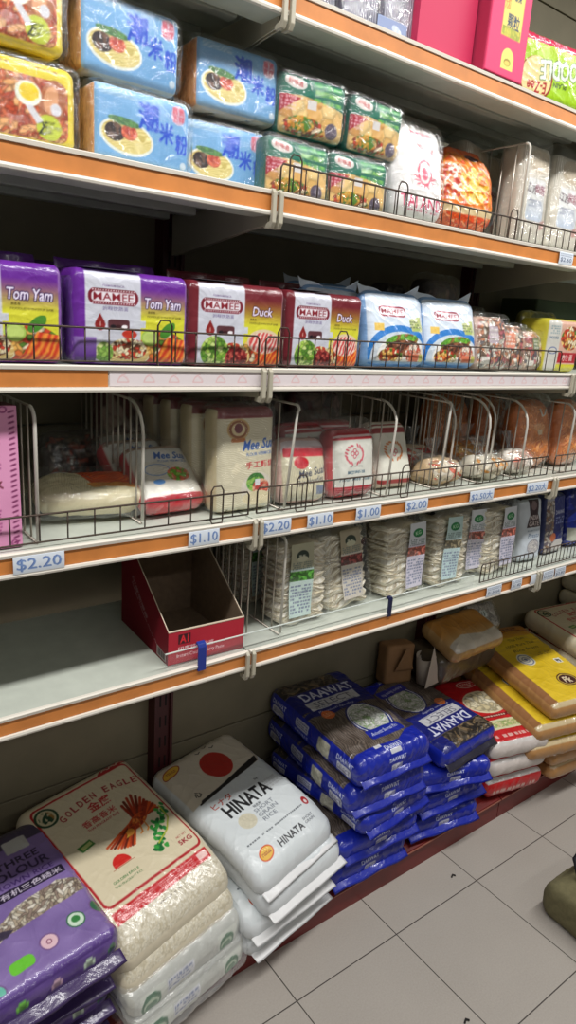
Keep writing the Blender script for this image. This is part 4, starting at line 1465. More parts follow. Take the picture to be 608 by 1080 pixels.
dup(og, (1.815, 1.075, Z2), (R(-6), R(2), R(8)), 'large clear bag of orange noodles cut off by the right picture edge')
dup(og, (1.640, 1.205, Z2), (R(-6), R(2), R(12)), 'clear bag of orange noodles in the second row behind the large one')
dup(og, (1.480, 1.225, Z2-.001), (R(-6), R(-2), R(-8)), 'clear bag of orange noodles in the shade between the curved dividers')

# ================================================================== LOWEST SHELF (level 1)
Z1 = TOPS[1]+.001
# open red carton with sloping sides
CW, CD, CH, CB = .156, .215, .064, .205     # width, depth, front height, back height
root = grp_root('open_carton', 'open dark red carton with sloping sides, empty, on the lowest left shelf', 'box', None, (.602, .986, Z1), (0, 0, R(-2)))


def slope_h(y):
    return CH+(CB-CH)*np.clip(y/CD, 0, 1)


A = Art(156, 62, 1.0, (176, 28, 48))
A.put(A.rect(20, 36, 44, 54), (60, 14, 24))
A.txt('A1', 32, 45, 14, (226, 40, 50), 0, 2.6, 17)
A.txt('\u5370\u5ea6\u9e21\u5496\u5589\u9171', 56, 27, 9, (240, 226, 226), 0, 1.2, 72)
A.txt('Instant Chicken Curry Paste', 66, 14, 8, (240, 226, 226), 0, .9, 96)
sheet('front_flap', CW, CH, A, P_CARD, root, thick=.002)
A = Art(215, 205, 1.6, (150, 26, 44))
A.txt('\u5370\u5ea6\u5496\u5589\u9171', 90, 116, 16, (196, 170, 170), -33*1, 1.2, 84)
A.txt('Instant Chicken Curry Paste', 116, 82, 11, (206, 180, 180), -33, .9, 150)
A.put(A.rect(168, 8, 204, 50), (212, 206, 200))
for k in range(12):
    A.put(A.rect(172+k*2.5, 14, 173.3+k*2.5, 46), (60, 40, 44))


def side_fn(sgn):
    def f(P):
        u = (P[:, 0]+CD/2)/CD           # 0 back .. 1 front
        yy = (1-u)*CD
        return np.stack([P[:, 0]*0+sgn*CW/2, yy, P[:, 2]/CB*slope_h(yy)], 1)
    return f


s = sheet('side_panel', CD, CB, A, P_CARD, root, fn=side_fn(-1), thick=0.0)
IN = (124, 104, 84)
s = sheet('side_panel', CD, CB, (150, 26, 44), P_CARD, root, fn=side_fn(1), thick=0.0, nx=20, ny=12)
for sg in (-1, 1):
    MB().prism([(.002, .002), (CD-.002, .002), (CD-.002, CB-.002), (.002, CH-.002)], sg*(CW/2-.0022), sg*(CW/2-.0004)).build('inner_board', mat('brown_corrugated_board', IN, .85, 0, .1, 80, .1), root)
mb = MB().box(-CW/2+.002, CW/2-.002, CD-.003, CD-.0005, .001, CB-.001)
mb.build('back_board', mat('brown_corrugated_board', IN, .85), root)
MB().box(-CW/2+.002, CW/2-.002, .0022, CD-.003, .0005, .002).build('bottom_board', mat('brown_corrugated_board', IN, .85), root)
MB().box(-CW/2+.002, CW/2-.002, .0021, .0034, .002, CH-.001).build('front_lining', mat('brown_corrugated_board', IN, .85), root)
E2 = mat('torn_card_edge', (206, 190, 168), .8)
mb = MB().box(-CW/2, CW/2, -.0006, .0034, CH-.0008, CH+.0008)
mb.build('front_edge', E2, root)
for sg in (-1, 1):
    MB().tube([(sg*(CW/2-.001), 0, CH), (sg*(CW/2-.001), CD, CB)], .0011, 4).build('side_edge', E2, root)

# clear bags of dried flat noodles with printed cards
Wn, Hn, Tn = 116, 168, .078


def layered(P):
    """stacked folded noodle sheets: saw-tooth layers"""
    ph = P[:, 2]*1000/15.0
    f = ph-np.floor(ph)
    k = .0065*(f**.6-.5)
    nx_ = P[:, 0]/np.maximum(.02, np.abs(P[:, 0]))
    out = P.copy()
    out[:, 1] += -k*np.sign(-P[:, 1]+1e-9)*np.minimum(1, np.abs(P[:, 1])/.02)
    out[:, 0] += k*np.clip(P[:, 0]/.04, -1, 1)*1.2
    out[:, 2] += .005*np.sin(P[:, 0]*70+np.floor(ph)*1.7)
    return out


def dn_art(w, h, seed):
    A = Art(w, h, 1.5, (240, 234, 216))
    Y0 = A.Y.copy()
    A.Y = A.Y + 5*np.sin(A.X*.07+1)
    A.strands(A.all(), (214, 202, 172), (252, 248, 236), 12, 6.5, 6, seed, 18)
    for k in range(int(h/15)+2):
        A.put((np.abs(A.Y-k*15.0) < 1.3), (150, 128, 98), .6)
    A.Y = Y0
    A.mott(A.all(), 14, 12, seed)
    return A


def card_art(kind, w=56, h=156):
    body = {'green': (206, 226, 220), 'lilac': (214, 208, 224), 'cream': (206, 198, 186), 'blue': (196, 220, 222)}[kind]
    A = Art(w, h, 1.0, body)
    A.put(A.rect(0, 104, w, h), {'green': (178, 176, 150), 'lilac': (212, 216, 222), 'cream': (170, 160, 136), 'blue': (190, 216, 214)}[kind])
    if kind in ('green', 'cream'):
        A.put(A.ell(w/2, 130, 15, 12), (44, 58, 48))
        A.put(A.ell(w/2, 124, 13, 6), (196, 196, 170))
        A.lines_of_print(w/2-9, 128, w/2+9, 134, 1, (200, 200, 180), 4)
    else:
        A.put(A.ell(w/2, 132, 17, 10), (24, 110, 60))
        A.put(A.ell(w/2, 132, 15, 8), (32, 132, 72))
        A.txt('KG', w/2, 132, 9, (206, 232, 200), 8, 1.2, 18)
    A.lines_of_print(5, 102, w-5, 118, 4, (90, 110, 110), 5)
    band = {'green': (84, 150, 60), 'lilac': (190, 106, 90), 'cream': (140, 70, 66), 'blue': (130, 120, 96)}[kind]
    A.cells(A.rect(0, 78, w, 99), [band, tuple(int(v*.7) for v in band), tuple(min(255, int(v*1.25)) for v in band)], 6, 3, 1.4, .2)
    A.lines_of_print(4, 8, w-4, 70, 9, (110, 120, 150), 7, .5)
    A.txt('85', w*.74, 54, 7, (110, 120, 150), 0, .5)
    return A


def dried_noodles(kind, label, loc, rot, seed, cx=0.0):
    r = grp_root('dried_noodle_bag', label, 'noodles', 'clear bags of dried flat noodles', loc, rot)
    softbox('noodle_stack', Wn/1000, Hn/1000, Tn, dn_art(Wn, Hn, seed), P_FOOD, left=dn_art(75, Hn, seed+1), right=dn_art(75, Hn, seed+2), side=(206, 190, 158),
            r=(.020, .020, .010), wr=.0018, wf=120, seed=seed, parent=r, warp=layered)
    c = sheet('printed_card', .056, .156, card_art(kind), P_CARD, r, fn=lambda P: P+np.stack([P[:, 0]*0, .0022*np.sin(P[:, 2]*42+P[:, 0]*30), P[:, 2]*0], 1))
    c.location = (cx, -Tn/2-.0085, .020)
    softbox('outer_film', .138, .198, Tn+.026, None, FILM, r=(.018, .020, .010), wr=.004, wf=55, seed=seed+9, parent=r, taper=.25)
    return r


d1 = dried_noodles('green', 'clear bag of dried noodles with a pale green card, first right of the low divider', (.848, 1.050, Z1), (R(-3), 0, R(-4)), 3, -.012)
d2 = dried_noodles('cream', 'clear bag of dried flat noodles, cream card with dark red band, under $1.10 tag', (.985, 1.060, Z1), (R(-9), R(-4), R(-4)), 5, .012)
d3 = dried_noodles('lilac', 'clear bag of dried flat noodles with lilac card, third from the left in front', (1.150, 1.055, Z1), (R(-3), 0, R(0)), 8, .026)
d4 = dried_noodles('blue', 'clear bag of dried flat noodles with a pale blue card, under the $2.50 tag', (1.305, 1.050, Z1), (R(-3), R(3), R(-2)), 9, -.010)
dup(d3, (1.395, 1.075, Z1), (R(-3), R(1), R(-6)), 'clear bag of dried noodles with a lilac card close behind the pale blue one')
dup(d3, (1.498, 1.052, Z1), (R(-3), R(0), R(0)), 'clear bag of dried noodles with white card, directly left of the upright white rice pouch')
dup(d2, (1.075, 1.165, Z1), (R(-4), R(2), R(0)), 'clear bag of dried noodles in the second row, its card showing between front bags')
dup(d2, (.955, 1.178, Z1), (R(-4), R(0), R(6)), 'clear bag of dried noodles in the second row, under the $1.10 tag')
dup(d4, (1.230, 1.170, Z1), (R(-4), R(0), R(6)), 'clear bag of dried noodles in the second row, behind the pale blue card')
dup(d1, (.835, 1.190, Z1), (R(-3), R(0), R(10)), 'dim bag of dried noodles directly behind the one with the pale green card')

# upright rice pouches
A = Art(98, 190, 1.3, (206, 214, 222))
A.mott(A.all(), 7, 16, 6)
A.put(A.poly([(24, 104), (84, 104), (72, 142), (78, 186), (34, 186), (38, 142)]), (54, 34, 38))
A.txt('INDIA', 55, 132, 13, (222, 210, 206), 0, 2, 36)
A.txt('GATE', 55, 114, 14, (222, 210, 206), 0, 2, 42)
A.put(A.ell(56, 166, 12, 14), (120, 100, 100))
A.txt('BASMATI RICE', 54, 94, 5, (120, 140, 160), 0, .8, 50)
A.txt('Presto', 56, 80, 13, (90, 110, 140), 0, .8, 46, None, 1, .2)
A.put(A.ell(56, 46, 26, 22), (150, 150, 158))
A.cells(A.ell(56, 46, 23, 19), [(220, 216, 214), (200, 196, 200), (232, 228, 224)], 5, 3, 2, .3)
o = grp_root('rice_pouch', 'white upright rice pouch with a dark brown lettered shape, right end of the lowest shelf', 'rice', None, (1.662, 1.050, Z1), (R(-4), 0, R(-4)))
softbox('pouch', .096, .182, .06, A, P_GLOSS, side=(196, 204, 212), top=(60, 40, 44), r=(.018, .024, .018), bulge=.1, wr=.003, wf=55, seed=81, parent=o, taper=.4)
A = Art(98, 178, 1.4, (170, 168, 176))
A.cells(A.rect(0, 0, 36, 160), [(190, 180, 170), (150, 120, 100), (120, 110, 120), (220, 210, 200)], 9, 4, 1.5, .3)
A.put(A.rect(34, 44, 98, 178), (28, 40, 116))
A.txt('DAAWAT', 66, 124, 11, (214, 216, 232), 0, 2, 50)
A.lines_of_print(42, 88, 92, 112, 3, (170, 180, 220), 4)
A.put(A.ell(34, 52, 15, 13), (200, 110, 70))
A.put(A.ell(62, 26, 28, 16), (206, 200, 196))
o = grp_root('rice_pouch', 'navy and silver upright rice pouch with food picture, next to the white pouch', 'rice', None, (1.800, 1.065, Z1), (R(-3), 0, R(2)))
softbox('pouch', .098, .176, .06, A, P_GLOSS, side=(60, 66, 110), r=(.014, .02, .014), bulge=.08, wr=.003, wf=55, seed=83, parent=o, taper=.3)
A = Art(150, 180, 2, (30, 50, 176))
A.put(A.rect(0, 20, 150, 62), (206, 206, 190))
A.cells(A.rect(0, 70, 150, 180), [(30, 50, 170), (40, 66, 200), (20, 34, 120)], 24, 4, 1.6, .1)
o = grp_root('rice_pouch', 'bright blue rice bag with a cream band at the right picture edge, lowest shelf', 'rice', None, (1.955, 1.075, Z1), (R(-4), 0, R(-3)))
softbox('pouch', .15, .18, .08, A, P_GLOSS, side=(26, 40, 130), r=(.03, .03, .03), bulge=.1, wr=.006, wf=60, seed=85, parent=o, taper=.3)
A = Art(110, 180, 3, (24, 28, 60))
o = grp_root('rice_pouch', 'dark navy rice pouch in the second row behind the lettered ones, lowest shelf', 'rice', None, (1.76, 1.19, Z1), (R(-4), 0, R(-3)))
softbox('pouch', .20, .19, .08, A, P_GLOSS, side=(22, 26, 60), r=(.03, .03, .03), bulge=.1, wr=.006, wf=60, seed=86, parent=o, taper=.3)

# ================================================================== BAGS ON THE BASE
ZB = .077


def lie_rot(tilt, yaw, roll=0):
    return (R(tilt), R(roll), R(yaw))


def bag(name, label, group, W, L, T, art, m, loc, tilt, yaw, roll=0, r=None, bulge=.06, wr=.003, wf=38, seed=1, side=(220, 220, 215), left=None, back=None, droop=0.0, cat='rice', pinch=.0, bottom=None):
    def wp(P):
        if droop:
            y = P[:, 1]
            P[:, 2] -= droop*np.maximum(0, -y-.06)**2*10
        return P
    o = softbox(name, W, L, T, art, m, side=side, left=left, bottom=bottom, back=back, r=r or (.035, T*.48, .035), bulge=bulge, wr=wr, wf=wf, seed=seed, lie=True, warp=wp, pinch=pinch)
    o.location = loc
    o.rotation_euler = lie_rot(tilt, yaw, roll)
    tag(o, label, cat, group)
    return o


def redo(o, loc, rot, label, group=None):
    c = dup(o, loc, rot, label)
    if group:
        c['group'] = group
    return c


# --- golden rice bags
def eagle_art(W=290, L=400, p=1.45):
    A = Art(W, L, p, (214, 204, 176))
    A.cells(A.rect(0, 0, W, 66), [(214, 206, 184), (226, 220, 202), (200, 190, 164), (220, 212, 190)], 4.2, 3, 1.8, .12)
    RED = (176, 28, 36)
    A.put(A.rect(14, 60, W-14, L-16), (216, 204, 174))
    m = A.rrect(20, 92, W-20, L-26, 16) & ~A.rrect(25, 97, W-25, L-31, 12)
    A.put(m, RED)
    A.put(A.rect(24, 60, W-24, 84), (196, 26, 34))
    A.lines_of_print(32, 64, 120, 80, 4, (232, 190, 186), 5)
    A.lines_of_print(134, 64, 226, 80, 4, (232, 190, 186), 9)
    A.put(A.rect(W-54, 66, W-28, 80), (236, 196, 190))
    # corner flash
    A.put(A.poly([(W-96, L-26), (W-70, L-4), (W-14, L-4), (W-14, L-26)]), RED)
    A.txt('AAA', W-52, L-15, 13, (226, 214, 190), 0, 2.2, 60)
    # badge
    A.put(A.ell(46, L-58, 25, 25), (26, 66, 44))
    A.put(A.ell(46, L-58, 20, 20), (206, 196, 160))
    A.cells(A.ell(46, L-58, 16, 16), [(26, 66, 44), (160, 120, 60), (206, 196, 160)], 9, 5, 1.8, .1)
    # arched title
    t = 'GOLDEN EAGLE'
    for i, ch in enumerate(t):
        if ch == ' ':
            continue
        f = (i-(len(t)-1)/2)/((len(t)-1)/2)
        A.txt(ch, W*.56+f*92, L-66-16*f*f, 17, (160, 34, 44), -f*12, 1.6, 12 if ch != 'I' else 4)
    A.txt('\u91d1\u9df9', W*.53, L-92, 24, (186, 42, 46), 0, 1.6, 56)
    A.txt('\u9999\u9ad8\u9999\u7c73', W*.46, L-122, 17, (186, 42, 46), 2, 1.2, 84)
    A.txt('THAI FRAGRANT RICE', W*.46, L-138, 6, (170, 50, 50), 2, 1, 80)
    # bird of prey
    EO, EB, ED = (206, 84, 36), (150, 50, 30), (110, 40, 28)
    bx, by = W*.63, L*.545
    for k in range(11):
        L_ = 66-abs(k-3)*6
        an = R(92-k*8)
        A.put(A.line([(bx+6+k*2.2, by+6), (bx+6+k*2.2+L_*math.cos(an), by+6+L_*math.sin(an))], 6.5), (EB, ED, (176, 62, 34))[k % 3])
    for k in range(10):
        L_ = 82-k*4
        an = R(196+k*4)
        A.put(A.line([(bx-4, by+8-k*1.4), (bx-4+L_*math.cos(an), by+8-k*1.4+L_*math.sin(an))], 5), (EO, (176, 62, 34), ED)[k % 3])
    A.put(A.ell(bx+8, by+2, 30, 14, 18), EO)
    A.cells(A.ell(bx+8, by+2, 28, 12, 18), [EO, EB, (226, 130, 60), (190, 70, 36)], 7, 4, 1.8, .2)
    A.put(A.ell(bx-22, by-12, 10, 8, 30), (226, 150, 64))
    A.put(A.poly([(bx-30, by-14), (bx-38, by-20), (bx-27, by-19)]), (230, 190, 70))
    for k in range(5):
        an = R(-4+k*12)
        A.put(A.line([(bx+28, by+6), (bx+28+36*math.cos(an), by+6+36*math.sin(an))], 7), (EB, EO)[k % 2])
    A.put(A.line([(bx+6, by-8), (bx+0, by-26), (bx-6, by-28)], 3), (214, 130, 50))
    A.put(A.line([(bx+18, by-6), (bx+16, by-26), (bx+10, by-30)], 3), (214, 130, 50))
    # green sprig
    rs_ = np.random.RandomState(4)
    for k in range(54):
        t_ = rs_.rand()
        x_ = W*.86-W*.26*t_**1.3+rs_.normal(0, 7)+8*math.sin(t_*9)
        y_ = L*.55-L*.21*t_+rs_.normal(0, 7)
        A.put(A.ell(x_, y_, 6, 4, rs_.rand()*180), ((36, 130, 60), (60, 156, 66), (28, 104, 52))[k % 3])
    A.put(A.line([(W*.87, L*.56), (W*.86, L*.47), (W*.78, L*.41), (W*.66, L*.37)], 3.4), (170, 176, 60))
    # small green cartouche, sunrise mark, weight
    A.put(A.poly([(52, L*.60), (84, L*.60+4), (88, L*.60-12), (56, L*.60-16)]), (60, 120, 50))
    A.put(A.poly([(57, L*.60-4), (82, L*.60), (84, L*.60-8), (60, L*.60-12)]), (180, 190, 120))
    A.put(A.ell(W*.36, L*.395, 20, 20) & (A.Y > L*.395-4), (206, 44, 38))
    A.put(A.line([(W*.27, L*.38), (W*.45, L*.38)], 1.2), (150, 60, 40))
    A.txt('5KG', W*.83, L*.30, 11, (150, 30, 44), 0, 2, 34)
    A.txt('NET WT', W*.83, L*.335, 4.5, (150, 50, 50), 0, .8, 26)
    A.txt('GOLDEN EAGLE', W*.32, L*.325, 5.5, (60, 110, 60), 0, 1, 62)
    A.txt('THAI FRAGRANT RICE', W*.32, L*.30, 4.5, (90, 120, 80), 0, .8, 66)
    A.lines_of_print(W*.4, 46, W*.6, 50, 1, (90, 80, 70), 4)
    return A


GE = 'cream and red rice bags'
EA = eagle_art()
ge = bag('rice_bag', 'cream rice bag with red frame and red bird of prey, on top of left pile', GE, .290, .395, .072, EA, P_GLOSS, (.505, 1.142, .250), 12.5, 14, side=(212, 202, 178), r=(.030, .034, .028), droop=.18, wr=.0026, wf=55, seed=5)
redo(ge, (.512, 1.128, .196), lie_rot(9, 12), 'cream rice bag directly under the one with the bird of prey, front end showing', GE)
redo(ge, (.560, 1.165, .079), lie_rot(6, 6), 'cream rice bag low in the left pile, hidden behind the grey vacuum packs')

# right-hand cream rice bags
redo(ge, (2.235, 1.085, .355), lie_rot(5, -8), 'cream rice bag with red frame on top of the pile at the right picture edge')
redo(ge, (2.235, 1.095, .285), lie_rot(4, -6), 'cream rice bag second from the top of the right pile', 'lower rice bags in the right pile')
redo(ge, (2.235, 1.105, .215), lie_rot(3, -7), 'cream rice bag third from the top of the right pile', 'lower rice bags in the right pile')
redo(ge, (2.235, 1.115, .146), lie_rot(2, -6), 'cream rice bag fourth from the top of the right pile', 'lower rice bags in the right pile')
redo(ge, (2.235, 1.120, ZB), lie_rot(1, -6), 'cream rice bag at the bottom of the right pile', 'lower rice bags in the right pile')

# stacked pale sacks at the far right
A = Art(300, 400, 6, (206, 198, 172))
sk = bag('rice_sack', 'pale sack, topmost of the stack deep at the right behind the cream rice bag', 'pale sacks stacked at the right', .300, .360, .062, A, P_SATIN, (2.545, 1.150, .520), 0, -3, side=(204, 196, 170), r=(.02, .028, .02), seed=6)
for k in range(7):
    redo(sk, (2.545, 1.150, .520-.0635*(k+1)), lie_rot(0, -3+(k % 2)*2), ['pale sack second from the top of the far right stack', 'pale sack third from the top of the far right stack'][k] if k < 2 else 'pale sack low in the far right stack, behind the cream rice bags', 'pale sacks stacked at the right')


# --- clear vacuum packs of rice with green round marks
def vac_art(W=290, L=330, p=1.9):
    A = Art(W, L, p, (196, 194, 182))
    A.mott(A.all(), 10, 30, 3)
    A.cells(A.rect(0, 120, W, L), [(206, 202, 184), (190, 186, 166), (216, 212, 196)], 5, 5, 1.8, .15)
    A.put(A.rect(0, 0, W, 76), (190, 190, 182))
    for cx_, cy_ in ((52, 46), (244, 52)):
        A.put(A.rect(cx_-24, cy_-24, cx_+30, cy_+24), (206, 208, 198))
        A.put(A.ell(cx_, cy_, 20, 20), (30, 96, 52))
        A.put(A.ell(cx_, cy_-2, 15, 12), (180, 200, 170))
        A.put(A.ell(cx_, cy_-5, 12, 8), (30, 110, 56))
        A.lines_of_print(cx_-11, cy_-16, cx_+11, cy_-10, 1, (220, 232, 214), 4)
        A.put(A.line([(cx_-10, cy_+8), (cx_, cy_+13), (cx_+10, cy_+8)], 2.4), (220, 232, 214))
    A.put(A.rect(92, 52, 150, 74), (214, 214, 214))
    A.lines_of_print(95, 55, 147, 71, 3, (90, 100, 140), 4)
    return A


def vac_front(W=285, T=60, p=1.7):
    A = Art(W, T, p, (190, 190, 182))
    A.mott(A.all(), 10, 20, 3)
    for cx_, rr in ((46, 23), (236, 20)):
        A.put(A.rect(cx_-rr-3, 3, cx_+rr+12, 57), (208, 210, 200))
        A.put(A.ell(cx_, 30, rr, rr), (30, 96, 52))
        A.put(A.ell(cx_, 29, rr*.74, rr*.60), (180, 200, 170))
        A.put(A.ell(cx_, 26, rr*.6, rr*.40), (30, 110, 56))
        A.lines_of_print(cx_-rr*.6, 9, cx_+rr*.6, 16, 1, (220, 232, 214), 4)
    A.put(A.rect(82, 26, 150, 54), (214, 214, 218))
    A.lines_of_print(86, 29, 146, 51, 3, (90, 100, 140), 4)
    return A


def vac_warp(P):
    y = P[:, 1]
    P[:, 2] -= 2.6*np.maximum(0, -y-.10)**2*2.4
    return P


VA = vac_art()
v = softbox('rice_pack', .285, .325, .056, VA, P_GLOSS, side=(190, 188, 176), bottom=vac_front(), ny=22, r=(.03, .020, .022), bulge=.05, wr=.003, wf=50, seed=11, lie=True, warp=vac_warp)


def vac(loc, rot, label):
    root = grp_root('vacuum_rice_pack', label, 'rice', 'grey vacuum packed rice with green round marks', loc, rot)
    b_ = link_mesh('rice_pack', v.data, None, root, False)
    root_f = link_mesh('vacuum_film', vf.data, None, root, False)
    return root


vf = softbox('vacuum_film', .305, .346, .062, None, FILM_HAZY, r=(.03, .026, .03), wr=.006, wf=55, seed=12, lie=True, warp=vac_warp)
vac((.524, 1.078, .143), lie_rot(3, 11), 'grey vacuum packed rice with green marks, upper pack under the cream bags')
vac((.530, 1.066, ZB+.006), lie_rot(2, 12), 'grey vacuum packed rice with green marks hanging over the red base, lower pack')
bpy.data.objects.remove(v)
bpy.data.objects.remove(vf)


# --- white bags with a red sun
def sun_art(W=270, L=385, p=1.35):
    A = Art(W, L, p, (212, 218, 220))
    A.put(A.rect(0, L*.60, W, L), (206, 196, 178))
    A.put(A.ell(W*.54, L*.78, 42, 42) & (A.Y > L*.60), (176, 44, 36))
    A.put(A.poly([(W*.12, L*.565), (W*.30, L*.60), (W*.88, L*.665), (W*.93, L*.69), (W*.88, L*.645), (W*.40, L*.572), (W*.20, L*.555)]), (24, 22, 24))
    A.put(A.poly([(W*.10, L*.60), (W*.12, L*.565), (W*.90, L*.645), (W*.92, L*.69), (W*.60, L*.655)]), (28, 24, 26))
    A.put(A.poly([(0, L*.50), (W*.10, L*.59), (W*.90, L*.64), (W, L*.70), (W, L*.50)]), (212, 218, 220))
    A.put(A.poly([(W*.12, L*.597), (W*.9, L*.668), (W*.92, L*.69), (W*.4, L*.632), (W*.14, L*.615)]), (26, 24, 26))
    for (x, y) in ((.50, .92), (.60, .94), (.66, .91)):
        A.put(A.line([(W*x-7, L*y+4), (W*x, L*y), (W*x+7, L*y+4)], 2.2), (30, 28, 30))
    A.txt('\u5fc3', W*.16, L*.665, 17, (30, 28, 30), 0, 2)
    A.put(A.ell(W*.14, L*.90, 31, 13, 12), (150, 44, 34))
    A.put(A.ell(W*.14, L*.90, 28, 10.5, 12), (214, 170, 60))
    A.lines_of_print(W*.09, L*.89, W*.2, L*.91, 2, (130, 40, 34), 5)
    A.txt('\u30d2\u30ca\u30bf', W*.27, L*.535, 18, (176, 60, 44), 3, .8, 62)
    A.txt('HINATA', W*.47, L*.455, 36, (26, 26, 28), 0, 2.6, 142)
    A.put(A.ell(W*.30, L*.335, 24, 20), (206, 200, 178))
    A.mott(A.ell(W*.30, L*.335, 22, 18), 8, 4, 3)
    A.txt('\u7279\u9009\u7c73', W*.49, L*.385, 8, (70, 74, 80), 0, 1)
    A.txt('SHORT', W*.53, L*.355, 10.5, (120, 126, 136), 0, .8, 62)
    A.txt('GRAIN', W*.53, L*.318, 10.5, (120, 126, 136), 0, .8, 62)
    A.txt('RICE', W*.50, L*.281, 10.5, (120, 126, 136), 0, .8, 44)
    A.lines_of_print(W*.12, L*.208, W*.82, L*.222, 1, (60, 64, 70), 4)
    A.txt('HINATA', W*.53, L*.12, 17, (34, 34, 38), 0, 1.8, 86)
    A.txt('SHORT\nGRAIN', W*.78, L*.13, 15, (90, 94, 100), 0, .8, 34)
    A.put(A.ell(W*.88, L*.225, 9, 11), (170, 30, 36))
    A.put(A.ell(W*.88, L*.22, 4, 5), (226, 214, 214))
    A.txt('5kg', W*.955, L*.24, 6, (40, 40, 44), 0, 1)
    A.put(A.ell(W*.22, L*.125, 22, 15, 10), (210, 84, 40))
    A.put(A.ell(W*.22, L*.125, 19, 12, 10), (226, 180, 60))
    A.lines_of_print(W*.17, L*.115, W*.27, L*.135, 2, (140, 50, 34), 5)
    A.txt('5kg', W*.70, L*.535, 7, (60, 60, 64), 0, 1)
    A.lines_of_print(W*.72, L*.42, W*.94, L*.50, 4, (190, 192, 194), 6)
    return A


HG = 'white rice bags with a red sun'
SA = sun_art()
hb = bag('rice_bag', 'white rice bag with a red sun and bold black lettering, top of its pile', HG, .270, .385, .060, SA, P_SATIN, (.812, 1.148, .240), 9.5, 13.5, side=(208, 212, 214), r=(.034, .028, .032), droop=.16, wr=.0030, wf=50, seed=15)


def hfin(o, W, L, T, zoff=0.0):
    """flat crimped seal at the front end of a bag"""
    e = sheet('front_seal', W*.93, .022, (222, 222, 222), P_SATIN, o, fn=lambda P: np.stack([P[:, 0], -P[:, 2], -.0016*np.sin(P[:, 0]*48)*P[:, 2]/.022-P[:, 2]*.25], 1), nx=40, ny=4)
    e.location = (0, -L/2+.004, T*.30+zoff)
    return e


hfin(hb, .27, .385, .06, -.016)
redo(hb, (.828, 1.128, .182), lie_rot(5.5, 11), 'white rice bag second from the top of its pile, only the front end showing', HG)
redo(hb, (.800, 1.128, .130), lie_rot(2.5, 8), 'white rice bag third from the top of its pile, its crimped end hanging out', HG)
redo(hb, (.796, 1.132, .078), lie_rot(0.5, 10), 'white rice bag at the bottom of its pile, resting on the red base', HG)


# --- royal blue basmati bags
BLU = (22, 38, 156)


def basmati_art(W=256, L=375, p=1.4):
    A = Art(W, L, p, (92, 82, 74))
    A.strands(A.all(), (70, 62, 58), (120, 108, 98), 84, 7, 9, 5, 26)
    A.mott(A.all(), 16, 14, 7)
    A.put(A.poly([(0, 0), (W, 0), (W, 70), (W*.80, 60), (W*.62, 38), (W*.30, 44), (0, 40)]), BLU)
    A.put(A.poly([(W*.84, 60), (W, 66), (W, L), (W*.94, L), (W*.9, 150)]), (50, 46, 60))
    A.put(A.poly([(W*.02, L), (W*.10, L-60), (W*.42, L-76), (W*.66, L-50), (W*.72, L)]), (24, 30, 86))
    A.put(A.poly([(0, L-96), (W, L-96), (W, L-150), (W*.7, L-128), (W*.3, L-140), (0, L-118)]), (24, 32, 104))
    N = (24, 32, 112)
    A.put(A.rect(0, L-156, W, L-66) & (A.Y > L-150+8*np.cos(A.X*.05)), N)
    A.txt('DAAWAT', W*.52, L-88, 34, (214, 216, 232), 0, 2.0, 176)
    A.put(A.rrect(W*.14, L-150, W*.80, L-112, 3), (196, 196, 200))
    A.txt('SELECT', W*.47, L-128, 22, (100, 100, 120), 0, .4, 130)
    A.lines_of_print(W*.2, L-147, W*.74, L-141, 1, (120, 120, 140), 4)
    A.put(A.poly([(0, L-150), (W, L-146), (W, L-176), (W*.7, L-168), (W*.3, L-178), (0, L-164)]), N)
    A.txt('Premium Quality', W*.42, L-161, 11, (206, 206, 222), 0, .6, 120, None, 1, .2)
    A.cells(A.rect(0, L-64, W, L-8), [(70, 62, 54), (96, 86, 74), (46, 42, 42), (130, 110, 84)], 15, 8, 2.4, .4)
    A.put(A.rect(W*.78, L-64, W, L), N)
    A.put(A.ell(W*.60, L*.36, 60, 72), (24, 34, 110))
    A.put(A.ell(W*.60, L*.36, 56, 67), (222, 222, 220))
    A.put(A.ell(W*.60, L*.36, 53, 63), (28, 44, 120))
    A.cells(A.ell(W*.60, L*.375, 50, 58), [(214, 218, 210), (232, 234, 228), (196, 200, 190), (150, 176, 130)], 6, 5, 2.3, .3)
    A.put(A.rrect(W*.38, L*.17, W*.82, L*.26, 6), (24, 40, 150))
    A.txt('Authentic Basmati Rice', W*.60, L*.22, 12, (226, 228, 236), 3, .8, 92, None, 1, .2)
    A.put(A.ell(W*.25, L*.53, 19, 17), (214, 110, 56))
    A.lines_of_print(W*.20, L*.51, W*.30, L*.55, 3, (236, 180, 140), 3)
    A.txt('DAAWAT', W*.50, 26, 13, (222, 226, 240), 0, 2.4, 56)
    A.put(A.rrect(W*.43, 2, W*.57, 18, 2), (196, 198, 206))
    A.put(A.rect(W*.30, 34, W*.38, 44), (206, 206, 210))
    return A


def blue_side(L=375, T=76, p=1.6):
    A = Art(L, T, p, BLU)
    A.mott(A.all(), 8, 20, 4)
    for cx_ in (52, 318):
        A.txt('DAAWAT', cx_, T*.66, 13, (206, 212, 234), 0, 2.0, 58)
        A.put(A.rrect(cx_-25, T*.20, cx_+25, T*.53, 4), (196, 198, 210))
        A.txt('SELECT', cx_, T*.37, 11, (90, 90, 130), 0, .6, 42)
    A.put(A.rrect(216, T*.20, 262, T*.78, 4), (190, 188, 170))
    A.mott(A.rrect(216, T*.20, 262, T*.78, 4), 18, 4, 4)
    A.txt('\u0414\u0410\u0410\u0412\u0410\u0422', 152, T*.28, 12, (196, 202, 230), 0, 1.4, 56)
    A.put(A.rrect(126, T*.44, 178, T*.78, 4), (186, 190, 206))
    A.lines_of_print(130, T*.48, 174, T*.74, 3, (90, 90, 140), 3)
    return A


